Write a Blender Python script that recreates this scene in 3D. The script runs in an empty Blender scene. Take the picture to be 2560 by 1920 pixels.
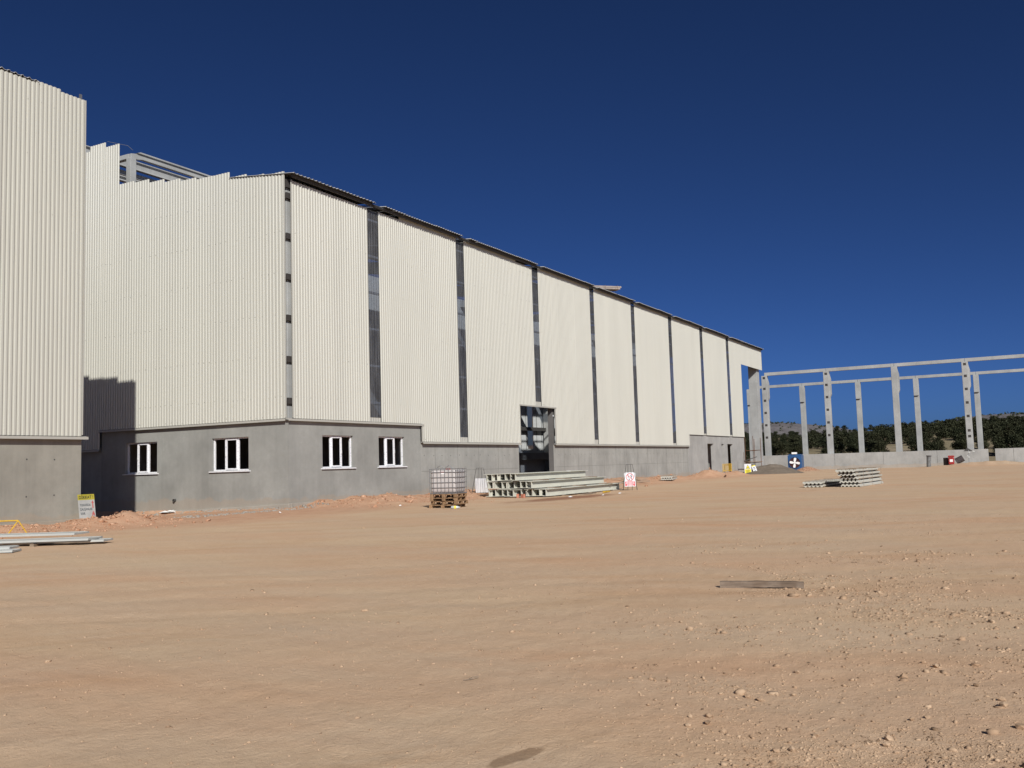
import bpy, math, random
import numpy as np
from mathutils import Vector, Matrix
random.seed(7); rng = np.random.default_rng(11)
R = math.radians
S = bpy.context.scene
C = S.collection

# ------------------------------------------------------------------ camera
cam_d = bpy.data.cameras.new('camera'); cam = bpy.data.objects.new('camera', cam_d); C.objects.link(cam)
yaw, pit, rol = 0.50260957, 0.08681965, -0.02938867
fw = Vector((math.cos(pit)*math.cos(yaw), math.cos(pit)*math.sin(yaw), math.sin(pit)))
rt = Vector((math.sin(yaw), -math.cos(yaw), 0)); up = rt.cross(fw)
rt2 = rt*math.cos(rol)+up*math.sin(rol); up2 = -rt*math.sin(rol)+up*math.cos(rol)
cam.matrix_world = Matrix(((rt2.x, up2.x, -fw.x, 0), (rt2.y, up2.y, -fw.y, 0), (rt2.z, up2.z, -fw.z, 1.65), (0, 0, 0, 1)))
cam_d.sensor_width = 36; cam_d.lens = 36*2345/2560; cam_d.clip_start = .1; cam_d.clip_end = 20000
S.camera = cam

# ------------------------------------------------------------------ light
SUN_AZ, SUN_EL = R(44.0), R(31.2)           # direction the light travels in, and the sun's height
w = bpy.data.worlds.new('World'); S.world = w; w.use_nodes = True
nt = w.node_tree; nt.nodes.clear()
sky = nt.nodes.new('ShaderNodeTexSky'); sky.sky_type = 'NISHITA'; sky.sun_disc = False
sky.sun_elevation = SUN_EL
sky.sun_rotation = R(90)-(SUN_AZ+math.pi)   # sun stands opposite to the travel direction
sky.altitude = 0; sky.air_density = 0.34; sky.dust_density = 1.15; sky.ozone_density = 10.0
bg = nt.nodes.new('ShaderNodeBackground'); bg.inputs[1].default_value = 0.05
out = nt.nodes.new('ShaderNodeOutputWorld')
gm = nt.nodes.new('ShaderNodeGamma'); gm.inputs[1].default_value = 1.16      # deep, clear autumn blue
nt.links.new(sky.outputs[0], gm.inputs[0]); nt.links.new(gm.outputs[0], bg.inputs[0]); nt.links.new(bg.outputs[0], out.inputs[0])
sun_d = bpy.data.lights.new('sun', 'SUN'); sun_d.energy = 4.8; sun_d.angle = R(.53); sun_d.color = (1, .968, .915)
sun = bpy.data.objects.new('sun', sun_d); C.objects.link(sun)
ld = Vector((math.cos(SUN_AZ)*math.cos(SUN_EL), math.sin(SUN_AZ)*math.cos(SUN_EL), -math.sin(SUN_EL)))
sun.rotation_euler = ld.to_track_quat('-Z', 'Y').to_euler()
S.view_settings.view_transform = 'Standard'; S.view_settings.look = 'None'
S.view_settings.exposure = 0.07; S.view_settings.gamma = 1.0; S.view_settings.use_curve_mapping = False
S.render.engine = 'CYCLES'
S.cycles.max_bounces = 6; S.cycles.transparent_max_bounces = 12

# ------------------------------------------------------------------ materials
class NT:
    def __init__(s, name, rough=.8, spec=.3):
        s.m = bpy.data.materials.new(name); s.m.use_nodes = True
        s.t = s.m.node_tree; s.b = s.t.nodes['Principled BSDF']
        s.b.inputs['Roughness'].default_value = rough
        s.b.inputs['Specular IOR Level'].default_value = spec
        s.geo = s.t.nodes.new('ShaderNodeNewGeometry')
    def n(s, typ, **kw):
        q = s.t.nodes.new(typ)
        for k, v in kw.items(): setattr(q, k, v)
        return q
    def l(s, a, b): s.t.links.new(a, b)
    def mapped(s, scale=(1, 1, 1), rot=(0, 0, 0)):
        mp = s.n('ShaderNodeMapping'); mp.inputs['Scale'].default_value = scale; mp.inputs['Rotation'].default_value = rot
        s.l(s.geo.outputs['Position'], mp.inputs['Vector']); return mp.outputs[0]
    def noise(s, scale, detail=4, rough=.55, vec=None):
        q = s.n('ShaderNodeTexNoise'); q.inputs['Scale'].default_value = scale
        q.inputs['Detail'].default_value = detail; q.inputs['Roughness'].default_value = rough
        s.l(vec if vec is not None else s.geo.outputs['Position'], q.inputs['Vector']); return q.outputs['Fac']
    def ramp(s, fac, stops):
        q = s.n('ShaderNodeValToRGB'); e = q.color_ramp.elements
        while len(e) < len(stops): e.new(.5)
        for i, (p, c) in enumerate(stops):
            e[i].position = p; e[i].color = (*c, 1) if len(c) == 3 else c
        s.l(fac, q.inputs[0]); return q.outputs[0]
    def mix(s, fac, a, b, typ='MIX'):
        q = s.n('ShaderNodeMix', data_type='RGBA', blend_type=typ)
        if isinstance(fac, (int, float)): q.inputs[0].default_value = fac
        else: s.l(fac, q.inputs[0])
        for i, v in ((6, a), (7, b)):
            if isinstance(v, tuple): q.inputs[i].default_value = (*v, 1)
            else: s.l(v, q.inputs[i])
        return q.outputs[2]
    def math(s, op, a, b=None, c=None, clamp=False):
        q = s.n('ShaderNodeMath', operation=op, use_clamp=clamp)
        for i, v in enumerate((a, b, c)):
            if v is None: continue
            if isinstance(v, (int, float)): q.inputs[i].default_value = v
            else: s.l(v, q.inputs[i])
        return q.outputs[0]
    def bump(s, h, strength=.3, dist=.02):
        q = s.n('ShaderNodeBump'); q.inputs['Strength'].default_value = strength; q.inputs['Distance'].default_value = dist
        s.l(h, q.inputs['Height']); s.l(q.outputs[0], s.b.inputs['Normal'])
    def col(s, c):
        if isinstance(c, tuple): s.b.inputs['Base Color'].default_value = (*c, 1)
        else: s.l(c, s.b.inputs['Base Color'])
        return s.m

def mul(c, k): return tuple(x*k for x in c)
def simple(name, c, rough=.6, spec=.3, var=.12, scale=3., bump=0., bscale=40., metal=0.):
    q = NT(name, rough, spec); q.b.inputs['Metallic'].default_value = metal
    f = q.noise(scale, 5)
    cc = q.ramp(f, [(.3, mul(c, 1-var)), (.7, mul(c, 1+var))])
    if bump: q.bump(q.noise(bscale, 4), bump, .01)
    return q.col(cc)

M = {}
# coated cladding sheet, slightly dusty, with a per-sheet tone
def sheet_mat(name, c, rough=.42):
    q = NT(name, rough, .35)
    oi = q.n('ShaderNodeObjectInfo')
    f = q.noise(.5, 5, .6, q.mapped((1, 1, .25)))
    cc = q.ramp(f, [(.3, mul(c, .96)), (.7, mul(c, 1.03))])
    tone = q.ramp(oi.outputs['Random'], [(0, (.965, .965, .965)), (1, (1., 1., 1.))])
    cc = q.mix(1., cc, tone, 'MULTIPLY')
    d = q.noise(1.3, 6, .7, q.mapped((2.5, 2.5, .12)))
    cc = q.mix(q.ramp(d, [(.55, (0, 0, 0)), (.8, (.16, .16, .16))]), cc, (.46, .40, .31))
    return q.col(cc)
M['sheet'] = sheet_mat('cream_coated_sheet', (.47, .463, .405))
M['trim'] = sheet_mat('pale_trim', (.40, .39, .345))
M['roof'] = sheet_mat('roof_sheet_metal', (.42, .42, .40), .4)

def concrete(name, c, streak=.5, joint=0., dirt=True, formw=1.22):
    q = NT(name, .88, .2)
    a = q.noise(.55, 6, .62); b = q.noise(5., 6, .65); s = q.noise(1.5, 5, .6, q.mapped((2.2, 2.2, .16)))
    cc = q.ramp(a, [(.30, mul(c, .78)), (.5, c), (.68, mul(c, 1.2))])
    cc = q.mix(q.ramp(b, [(.35, (.35, .35, .35)), (.65, (0, 0, 0))]), cc, mul(c, .86))
    cc = q.mix(q.math('MULTIPLY', q.ramp(s, [(.42, (0, 0, 0)), (.75, (1, 1, 1))]), streak*.55), cc, mul(c, 1.28))
    cc = q.mix(q.math('MULTIPLY', q.ramp(s, [(.25, (1, 1, 1)), (.45, (0, 0, 0))]), streak*.4), cc, mul(c, .62))
    if dirt:   # soil splash near the foot
        sx = q.n('ShaderNodeSeparateXYZ'); q.l(q.geo.outputs['Position'], sx.inputs[0])
        h = q.math('ADD', sx.outputs[2], q.math('MULTIPLY', q.noise(1.3, 5), -.75))
        fac = q.ramp(h, [(0., (.35, .35, .35)), (.10, (0, 0, 0))])
        cc = q.mix(fac, cc, (.33, .255, .18))
    speck = q.noise(60., 2, .5)
    cc = q.mix(q.ramp(speck, [(.66, (0, 0, 0)), (.74, (.5, .5, .5))]), cc, mul(c, .55))
    q.bump(q.noise(18., 6, .7), .25, .012)
    return q.col(cc)
M['render'] = concrete('grey_cement_render', (.266, .266, .245), .35)
M['base'] = concrete('cast_concrete_base', (.295, .293, .268), .5)
M['base_left'] = concrete('warm_cast_concrete', (.262, .25, .212), .6)
M['precast'] = concrete('precast_concrete', (.315, .32, .31), .35, dirt=False)
M['wallc'] = concrete('low_wall_concrete', (.33, .325, .305), .4)
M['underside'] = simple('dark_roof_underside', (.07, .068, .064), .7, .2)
M['jamb'] = concrete('dark_jamb_concrete', (.115, .11, .105), .6, dirt=False)  # gate jamb set darker than the other concrete
M['dark'] = simple('dark_void', (.02, .02, .02), .9, .1)
M['panel_white'] = simple('off_white_panel', (.41, .415, .385), .45, .3, .05)
M['brown_panel'] = simple('brownish_panel', (.28, .235, .205), .6, .2, .2, 4)
M['steel_dark'] = simple('dark_steel', (.06, .058, .055), .55, .4, .2, 8)
M['steel'] = simple('grey_galvanised_steel', (.30, .30, .30), .42, .5, .15, 9, metal=.7)
M['girt'] = simple('painted_girt', (.55, .56, .57), .5, .4)
M['gap_shade'] = simple('dark_gap_shade', (.05, .045, .042), .7, .2)  # dark fill imitating shade in the corner gap and column pockets
M['pvc'] = None
q = NT('white_pvc_with_film', .35, .4)
f = q.noise(14., 2, .5, q.mapped((1, 1, 2.2)))
M['pvc'] = q.col(q.mix(q.ramp(f, [(.60, (0, 0, 0)), (.64, (.8, .8, .8))]), (.78, .78, .79), (.30, .31, .36)))
M['beam'] = simple('cream_beam_paint', (.51, .505, .43), .5, .3, .06, 1.5)
M['yellow'] = simple('yellow_paint', (.55, .34, .03), .5, .4, .15, 12)
M['sign_white'] = simple('white_sign_board', (.60, .61, .62), .45, .4, .05, 2)
M['sign_yellow'] = simple('yellow_sign_film', (.72, .60, .02), .45, .4, .05, 4)
M['sign_red'] = simple('red_sign_film', (.50, .03, .035), .45, .4, .05, 4)
M['dusty_white'] = simple('dusty_sign_board', (.36, .36, .335), .6, .3, .12, 3)
M['dusty_yellow'] = simple('faded_yellow_film', (.36, .31, .035), .6, .3, .12, 3)
M['ink'] = simple('black_print', (.03, .03, .035), .6, .2)
M['ink_grey'] = simple('grey_print', (.09, .10, .11), .6, .2)
M['arrow'] = simple('faded_red_print', (.42, .11, .10), .6, .2)
M['wood_pallet'] = simple('pallet_wood', (.25, .155, .085), .85, .15, .35, 5, .4, 60)
M['blue'] = simple('blue_cabinet_paint', (.022, .075, .19), .4, .4, .15, 2)
M['maroon'] = simple('dark_red_void', (.05, .018, .018), .7, .2)
M['white'] = simple('white_plastic', (.76, .76, .74), .5, .4, .05, 5)
M['red'] = simple('red_plastic', (.30, .022, .02), .4, .5, .15, 8)
M['drum'] = simple('dark_drum', (.06, .05, .05), .6, .3, .3, 6)
M['grey_bin'] = simple('grey_pipe_concrete', (.15, .15, .145), .85, .2, .3, 7, .3)
M['bottle'] = simple('clear_bottle', (.45, .48, .48), .2, .5, .1)
M['rust'] = simple('rusty_bar', (.12, .06, .035), .8, .2, .3, 20)
M['cap_yellow'] = simple('yellow_label', (.75, .6, .08), .5, .3)
M['brick'] = simple('red_brick', (.42, .17, .11), .9, .15, .2, 10, .3)

def wood(name, c):
    q = NT(name, .85, .15)
    tc = q.n('ShaderNodeTexCoord')
    mp = q.n('ShaderNodeMapping'); mp.inputs['Scale'].default_value = (1.2, 26, 26); q.l(tc.outputs['Object'], mp.inputs[0])
    f = q.noise(2.5, 6, .65, mp.outputs[0]); g = q.noise(3., 4)
    cc = q.ramp(f, [(.30, mul(c, .35)), (.45, mul(c, .8)), (.7, mul(c, 1.2))])
    cc = q.mix(q.ramp(g, [(.4, (0, 0, 0)), (.7, (.5, .5, .5))]), cc, (.36, .30, .24))
    q.bump(f, .5, .006); return q.col(cc)
M['plank_wood'] = wood('old_plank_wood', (.17, .125, .09))
M['wood'] = wood('weathered_wood', (.25, .19, .135))

q = NT('translucent_ribbed_plastic', .35, .25)      # see-through strip: tinted, a little milky
tr = q.n('ShaderNodeBsdfTransparent'); tr.inputs[0].default_value = (.72, .75, .80, 1)
mx = q.n('ShaderNodeMixShader')
dd = q.noise(1.5, 5, .65, q.mapped((3, 3, .4)))
q.col(q.ramp(dd, [(.3, (.10, .10, .105)), (.7, (.20, .20, .20))]))
q.l(q.ramp(dd, [(.3, (.20, .20, .20)), (.7, (.36, .36, .36))]), mx.inputs[0])
q.l(tr.outputs[0], mx.inputs[1]); q.l(q.b.outputs[0], mx.inputs[2])
q.l(mx.outputs[0], q.t.nodes['Material Output'].inputs[0]); M['translucent'] = q.m

q = NT('milky_strip_plastic', .4, .2); tr = q.n('ShaderNodeBsdfTransparent'); tr.inputs[0].default_value = (.9, .8, .62, 1)
tl_ = q.n('ShaderNodeBsdfTranslucent'); tl_.inputs[0].default_value = (.8, .8, .8, 1); mx = q.n('ShaderNodeMixShader'); mx.inputs[0].default_value = .45
q.l(tr.outputs[0], mx.inputs[1]); q.l(tl_.outputs[0], mx.inputs[2]); q.l(mx.outputs[0], q.t.nodes['Material Output'].inputs[0]); M['milky_strip'] = q.m
q = NT('milky_tank_plastic', .35, .4)               # container bladder, darker liquid below
sx = q.n('ShaderNodeSeparateXYZ'); q.l(q.geo.outputs['Position'], sx.inputs[0])
M['tank'] = q.col(q.ramp(sx.outputs[2], [(.5, (.40, .345, .315)), (1.0, (.46, .43, .41))]))

# --- ground
def soil(name):
    q = NT(name, .95, .1)
    A = (.56, .385, .245)
    big = q.noise(.16, 5, .62, q.mapped((1.4, .6, 1)))
    mid = q.noise(.6, 6, .62, q.mapped((1.0, .35, 1), (0, 0, R(25))))
    fine = q.noise(9., 6, .7)
    cc = q.ramp(big, [(.32, (.58, .435, .28)), (.5, A), (.70, (.56, .335, .20))])
    cc = q.mix(q.ramp(mid, [(.40, (0, 0, 0)), (.72, (.75, .75, .75))]), cc, (.52, .40, .28))
    cc = q.mix(q.ramp(mid, [(.22, (.6, .6, .6)), (.42, (0, 0, 0))]), cc, (.48, .305, .18))
    cc = q.mix(q.ramp(fine, [(.3, (.35, .35, .35)), (.6, (0, 0, 0))]), cc, (.44, .29, .18))
    mp = q.n('ShaderNodeMapping', vector_type='TEXTURE'); mp.inputs['Rotation'].default_value = (0, 0, R(-52)); mp.inputs['Scale'].default_value = (11, .9, 1)
    wv = q.n('ShaderNodeVectorMath', operation='ADD'); q.l(q.geo.outputs['Position'], wv.inputs[0])
    nz = q.n('ShaderNodeTexNoise'); nz.inputs['Scale'].default_value = .12; q.l(q.geo.outputs['Position'], nz.inputs['Vector'])
    sc = q.n('ShaderNodeVectorMath', operation='SCALE'); sc.inputs['Scale'].default_value = 5.; q.l(nz.outputs['Color'], sc.inputs[0]); q.l(sc.outputs[0], wv.inputs[1]); q.l(wv.outputs[0], mp.inputs[0])
    trk = q.noise(1., 5, .6, mp.outputs[0])
    cc = q.mix(q.ramp(trk, [(.52, (0, 0, 0)), (.66, (.35, .35, .35))]), cc, (.60, .45, .30))
    cc = q.mix(q.ramp(trk, [(.32, (.32, .32, .32)), (.46, (0, 0, 0))]), cc, (.46, .28, .15))
    grain = q.noise(95., 4, .75)
    cc = q.mix(q.ramp(grain, [(.30, (.5, .5, .5)), (.45, (0, 0, 0))]), cc, (.34, .225, .145))
    cc = q.mix(q.ramp(grain, [(.60, (0, 0, 0)), (.74, (.6, .6, .6))]), cc, (.62, .50, .38))
    # reddish disturbed earth: strip along the foot of the halls
    sx = q.n('ShaderNodeSeparateXYZ'); q.l(q.geo.outputs['Position'], sx.inputs[0])
    wob = q.math('MULTIPLY', q.math('SUBTRACT', q.noise(.35, 5, .6), .5), 7.)
    yy = q.math('ADD', sx.outputs[1], wob)
    fy = q.ramp(q.math('MULTIPLY', q.math('SUBTRACT', yy, 22.), .14), [(.0, (0, 0, 0)), (.6, (.9, .9, .9))])
    red = q.ramp(q.noise(1.6, 5, .65), [(.3, (.42, .225, .135)), (.7, (.56, .355, .23))])
    cc = q.mix(fy, cc, red)
    # red-brown wet streak in front of the beam stack
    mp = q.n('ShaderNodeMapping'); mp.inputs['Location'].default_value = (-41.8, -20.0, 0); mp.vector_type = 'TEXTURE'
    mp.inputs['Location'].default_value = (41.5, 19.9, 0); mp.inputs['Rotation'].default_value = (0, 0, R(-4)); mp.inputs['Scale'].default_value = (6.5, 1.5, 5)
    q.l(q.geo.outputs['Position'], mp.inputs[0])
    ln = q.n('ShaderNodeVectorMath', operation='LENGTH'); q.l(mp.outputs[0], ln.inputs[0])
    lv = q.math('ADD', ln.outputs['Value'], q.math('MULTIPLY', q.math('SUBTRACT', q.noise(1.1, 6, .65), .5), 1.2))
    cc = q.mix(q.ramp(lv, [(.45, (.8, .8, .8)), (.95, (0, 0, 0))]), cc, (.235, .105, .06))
    # wet oval stain near the camera
    mp = q.n('ShaderNodeMapping', vector_type='TEXTURE'); mp.inputs['Location'].default_value = (4.81, 2.685, 0)
    mp.inputs['Rotation'].default_value = (0, 0, R(-13)); mp.inputs['Scale'].default_value = (.27, .075, 1)
    q.l(q.geo.outputs['Position'], mp.inputs[0])
    ln = q.n('ShaderNodeVectorMath', operation='LENGTH'); q.l(mp.outputs[0], ln.inputs[0])
    lv = q.math('ADD', ln.outputs['Value'], q.math('MULTIPLY', q.math('SUBTRACT', q.noise(9., 4), .5), .6))
    cc = q.mix(q.ramp(lv, [(.78, (.62, .62, .62)), (1.05, (0, 0, 0))]), cc, (.20, .125, .07))
    h = q.math('ADD', q.math('ADD', q.math('MULTIPLY', q.noise(6., 5, .6), .45), q.math('MULTIPLY', q.noise(19., 5, .65), .35)), q.math('MULTIPLY', q.noise(60., 5, .7), .3))
    q.bump(h, .75, .035)
    return q.col(cc)
M['soil'] = soil('compacted_dirt')

q = NT('dry_hillside_soil', .95, .1)
a = q.noise(.03, 5, .6); b = q.noise(.4, 6, .7)
cc = q.ramp(a, [(.35, (.27, .205, .135)), (.55, (.23, .195, .12)), (.7, (.36, .28, .205))])
cc = q.mix(q.ramp(b, [(.35, (.5, .5, .5)), (.6, (0, 0, 0))]), cc, (.12, .105, .065))
q.bump(b, .6, .4); M['hill'] = q.col(cc)
q = NT('grey_rock_hill', .95, .1)
a = q.noise(.05, 6, .7); b = q.noise(.35, 5, .75)
cc = q.ramp(a, [(.35, (.12, .108, .11)), (.65, (.19, .178, .18))])
cc = q.mix(q.ramp(b, [(.35, (.7, .7, .7)), (.55, (0, 0, 0))]), cc, (.085, .08, .075))
q.bump(b, .8, 1.0); M['rock_hill'] = q.col(cc)

def stone_mat(name, c1, c2):
    q = NT(name, .92, .12)
    cell = q.n('ShaderNodeTexVoronoi'); cell.inputs['Scale'].default_value = 9.; q.l(q.geo.outputs['Position'], cell.inputs['Vector'])
    sp = q.n('ShaderNodeSeparateColor'); q.l(cell.outputs['Color'], sp.inputs[0])
    cc = q.ramp(sp.outputs[0], [(.0, mul(c1, .45)), (.12, c1), (.7, mul(c2, .9)), (1., c2)])
    cc = q.mix(q.ramp(q.noise(30., 4), [(.35, (.4, .4, .4)), (.6, (0, 0, 0))]), cc, mul(c1, .7))
    q.bump(q.noise(40., 4), .4, .01); return q.col(cc)
M['stone'] = stone_mat('tan_limestone_gravel', (.36, .24, .15), (.49, .35, .23))
M['clod'] = stone_mat('red_earth_clods', (.36, .18, .10), (.52, .33, .22))
M['sand'] = simple('grey_building_sand', (.165, .135, .105), .95, .1, .12, 2., .5, 25)
q = NT('dark_foliage', .75, .2)
oi = q.n('ShaderNodeObjectInfo')
cc = q.mix(q.ramp(q.noise(1.1, 3), [(.3, (0, 0, 0)), (.7, (1, 1, 1))]), (.026, .034, .018), (.052, .060, .030))
cc = q.mix(q.ramp(oi.outputs['Random'], [(0, (0, 0, 0)), (1, (.45, .45, .45))]), cc, (.075, .072, .036))
M['leaf'] = q.col(cc)
M['bark'] = simple('brown_bark', (.12, .08, .055), .9, .1, .3, 6)

def text_mesh(txt, size, mat, name='lettering', bold=True, width=None):
    cu = bpy.data.curves.new('t', 'FONT'); cu.body = txt; cu.size = size; cu.extrude = .0015; cu.align_x = 'LEFT'
    if bold: cu.offset = .0015
    to = bpy.data.objects.new('t', cu); C.objects.link(to)
    me = bpy.data.meshes.new_from_object(to.evaluated_get(bpy.context.evaluated_depsgraph_get()))
    bpy.data.objects.remove(to); me.materials.clear(); me.materials.append(mat); me.name = name
    if width and len(me.vertices):
        xs = [v.co.x for v in me.vertices]; k = width/(max(xs)-min(xs))
        for v in me.vertices: v.co.x = (v.co.x-min(xs))*k
    return me
TXT = {k: text_mesh(k, z, M[m], width=w_) for k, z, m, w_ in (('DİKKAT !', .15, 'ink', .55), ('YUKARIDA', .12, 'ink_grey', .42), ('ÇALIŞANLAR', .12, 'ink_grey', .48), ('VAR', .12, 'ink_grey', .19))}

# ------------------------------------------------------------------ mesh helpers
class MB:
    def __init__(s): s.v = []; s.f = []
    def add(s, vs, fs):
        o = len(s.v); s.v += [tuple(p) for p in vs]; s.f += [tuple(i+o for i in f) for f in fs]; return s
    def box(s, x0, x1, y0, y1, z0, z1):
        return s.add([(x0, y0, z0), (x1, y0, z0), (x1, y1, z0), (x0, y1, z0), (x0, y0, z1), (x1, y0, z1), (x1, y1, z1), (x0, y1, z1)],
                     [(3, 2, 1, 0), (4, 5, 6, 7), (0, 1, 5, 4), (1, 2, 6, 5), (2, 3, 7, 6), (3, 0, 4, 7)])
    def bar(s, p, q, r, n=6, r2=None):
        p = Vector(p); q = Vector(q); d = (q-p).normalized(); r2 = r if r2 is None else r2
        u = d.cross(Vector((0, 0, 1)) if abs(d.z) < .9 else Vector((1, 0, 0))).normalized(); t = d.cross(u)
        vs = []
        for c_, rr in ((p, r), (q, r2)):
            for k in range(n):
                a = 2*math.pi*k/n+math.pi/n; vs.append(c_+(u*math.cos(a)+t*math.sin(a))*rr)
        fs = [(k, (k+1) % n, n+(k+1) % n, n+k) for k in range(n)]+[tuple(range(n-1, -1, -1)), tuple(range(n, 2*n))]
        return s.add(vs, fs)
    def path(s, pts, r, n=6, closed=False):
        m = len(pts)
        for i in range(m if closed else m-1): s.bar(pts[i], pts[(i+1) % m], r, n)
        return s
    def lathe(s, prof, n=16, cx=0, cy=0):
        vs = []; fs = []
        for r, z in prof:
            for k in range(n):
                a = 2*math.pi*k/n; vs.append((cx+r*math.cos(a), cy+r*math.sin(a), z))
        for i in range(len(prof)-1):
            for k in range(n):
                fs.append((i*n+k, i*n+(k+1) % n, (i+1)*n+(k+1) % n, (i+1)*n+k))
        fs += [tuple(range(n-1, -1, -1)), tuple(range((len(prof)-1)*n, len(prof)*n))]
        return s.add(vs, fs)
    def prism(s, poly, axis, a, b):
        """poly: 2-D outline; axis 'x': (y,z), 'y': (x,z), 'z': (x,y)"""
        def P(u, v, t): return {'x': (t, u, v), 'y': (u, t, v), 'z': (u, v, t)}[axis]
        n = len(poly)
        return s.add([P(u, v, a) for u, v in poly]+[P(u, v, b) for u, v in poly],
                     [tuple(range(n-1, -1, -1)), tuple(range(n, 2*n))]+[(i, (i+1) % n, n+(i+1) % n, n+i) for i in range(n)])
    def mesh(s, name, mat):
        me = bpy.data.meshes.new(name); me.from_pydata(s.v, [], s.f); me.materials.append(mat)
        me.update(); return me
    def build(s, name, mat, parent=None, loc=(0, 0, 0), rz=0., smooth=False, bevel=0.):
        me = s.mesh(name, mat)
        if smooth: me.polygons.foreach_set('use_smooth', [True]*len(me.polygons))
        o = obj(name, me, parent, loc, rz)
        if bevel:
            b = o.modifiers.new('bevel', 'BEVEL'); b.width = bevel; b.segments = 2; b.limit_method = 'ANGLE'
        return o
def obj(name, me, parent=None, loc=(0, 0, 0), rz=0.):
    o = bpy.data.objects.new(name, me); C.objects.link(o); o.location = loc; o.rotation_euler = (0, 0, rz)
    if parent is not None: o.parent = parent
    return o
def tag(o, label=None, cat=None, group=None, kind=None):
    if label: o['label'] = label
    if cat: o['category'] = cat
    if group: o['group'] = group
    if kind: o['kind'] = kind
    return o
def thing(name, label, cat, loc=(0, 0, 0), rz=0., group=None):
    return tag(obj(name, None, None, loc, rz), label, cat, group)
def copy_tree(o, parent=None):
    c = o.copy(); C.objects.link(c)
    if parent is not None: c.parent = parent
    for ch in list(o.children): copy_tree(ch, c)
    return c
def raw_mesh(name, v, tri, mat, smooth=False):
    me = bpy.data.meshes.new(name); n = len(v); k = tri.shape[1]; m = len(tri)
    me.vertices.add(n); me.vertices.foreach_set('co', np.ascontiguousarray(v, dtype=np.float32).ravel())
    me.loops.add(m*k); me.loops.foreach_set('vertex_index', np.ascontiguousarray(tri, dtype=np.int32).ravel())
    me.polygons.add(m); me.polygons.foreach_set('loop_start', np.arange(0, m*k, k, dtype=np.int32))
    me.polygons.foreach_set('loop_total', np.full(m, k, dtype=np.int32))
    if smooth: me.polygons.foreach_set('use_smooth', np.ones(m, dtype=bool))
    me.materials.append(mat); me.update(); me.validate(); return me

# ------------------------------------------------------------------ terrain
def vnoise(x, y, seed=0):
    xi = np.floor(x).astype(np.int64); yi = np.floor(y).astype(np.int64); fx = x-xi; fy = y-yi
    fx = fx*fx*(3-2*fx); fy = fy*fy*(3-2*fy)
    def h(a, b):
        k = (a*374761393+b*668265263+seed*974711) & 0xffffffff
        k = ((k ^ (k >> 13))*1274126177) & 0xffffffff
        return ((k ^ (k >> 16)) & 0xffff)/65535.-.5
    return (h(xi, yi)*(1-fx)+h(xi+1, yi)*fx)*(1-fy)+(h(xi, yi+1)*(1-fx)+h(xi+1, yi+1)*fx)*fy
def fbm(x, y, seed=0, oct=4):
    s = 0; a = 1.
    for k in range(oct):
        s = s+a*vnoise(x*2**k+13.7*k, y*2**k-7.3*k, seed+k); a *= .5
    return s
def sstep(a, b, x):
    t = np.clip((x-a)/(b-a), 0, 1); return t*t*(3-2*t)
def height(x, y):
    x = np.asarray(x, float); y = np.asarray(y, float); r = np.hypot(x, y)
    yard = 1-sstep(128, 150, r)
    z = .045*fbm(x*.13, y*.13, 1)*sstep(2, 10, r)+.014*fbm(x*.9, y*.9, 5)+.012*fbm(x*5, y*5, 9, 3)
    z = z*yard
    # shallow wheel tracks crossing the yard
    for off, ang in ((0, .0), (1.9, .0), (6.5, .18), (8.4, .18)):
        d = (x-13-off)*math.cos(.62+ang)+(y-2)*math.sin(.62+ang)
        z = z-.02*np.exp(-(d/.22)**2)*yard*(.5+vnoise(x*.2, y*.2, 3))
    # loose earth heaped against the walls
    ramp = sstep(24.5, 29.6, y)*sstep(32, 36, x)*(1-sstep(74, 84, x))
    z = z+ramp*(.26+.30*fbm(x*.8, y*.8, 21))
    z = z+sstep(26.6, 29.4, y)*(1-sstep(22.4, 25.5, x))*(.13+.22*fbm(x*.9, y*.9, 23))
    z = z+.26*np.exp(-(((x-23.0)/1.3)**2+((y-28.3)/.7)**2))*(1+.8*fbm(x*1.6, y*1.6, 25))
    z = z-.34*sstep(30.5, 40.5, y)*sstep(24, 28, x)*(1-sstep(32.5, 33.4, x))
    for cx, cy, rx, ry, hh in ((89.5, 27.6, 2.4, 1.5, .75), (94.4, 26.6, 2.0, 1.0, .5), (80.5, 28.2, 4.0, 1.2, .3), (123, 6.5, 3.2, 4.5, .3), (124.5, 3.5, 3, 3.6, .35), (66, 27.4, 4, 1.6, .3)):
        z = z+hh*np.exp(-(((x-cx)/rx)**2+((y-cy)/ry)**2))*(1+.5*fbm(x*1.1, y*1.1, 33))
    # country beyond the low wall
    far = sstep(132, 170, x)
    up_ = np.clip(x-148, 0, 215)*(.049-.00012*np.clip(y, -40, 110))+1.1
    z = z+far*(up_+2.6*fbm(x*.012, y*.012, 41)+.8*fbm(x*.05, y*.05, 43))*(1-.75*sstep(400, 600, x))
    z = z+37*np.exp(-(((x-1060)/170)**2+((y-272)/150)**2)**1.4)*(1+.08*fbm(x*.01, y*.01, 51))
    z = z+25*np.exp(-(((x-800)/130)**2+((y-20)/78)**2)**1.3)*(1+.10*fbm(x*.012, y*.012, 53))
    z = z+far*sstep(700, 2200, r)*4.
    return z
def hz(x, y): return float(height(np.array([x]), np.array([y]))[0])

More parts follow.
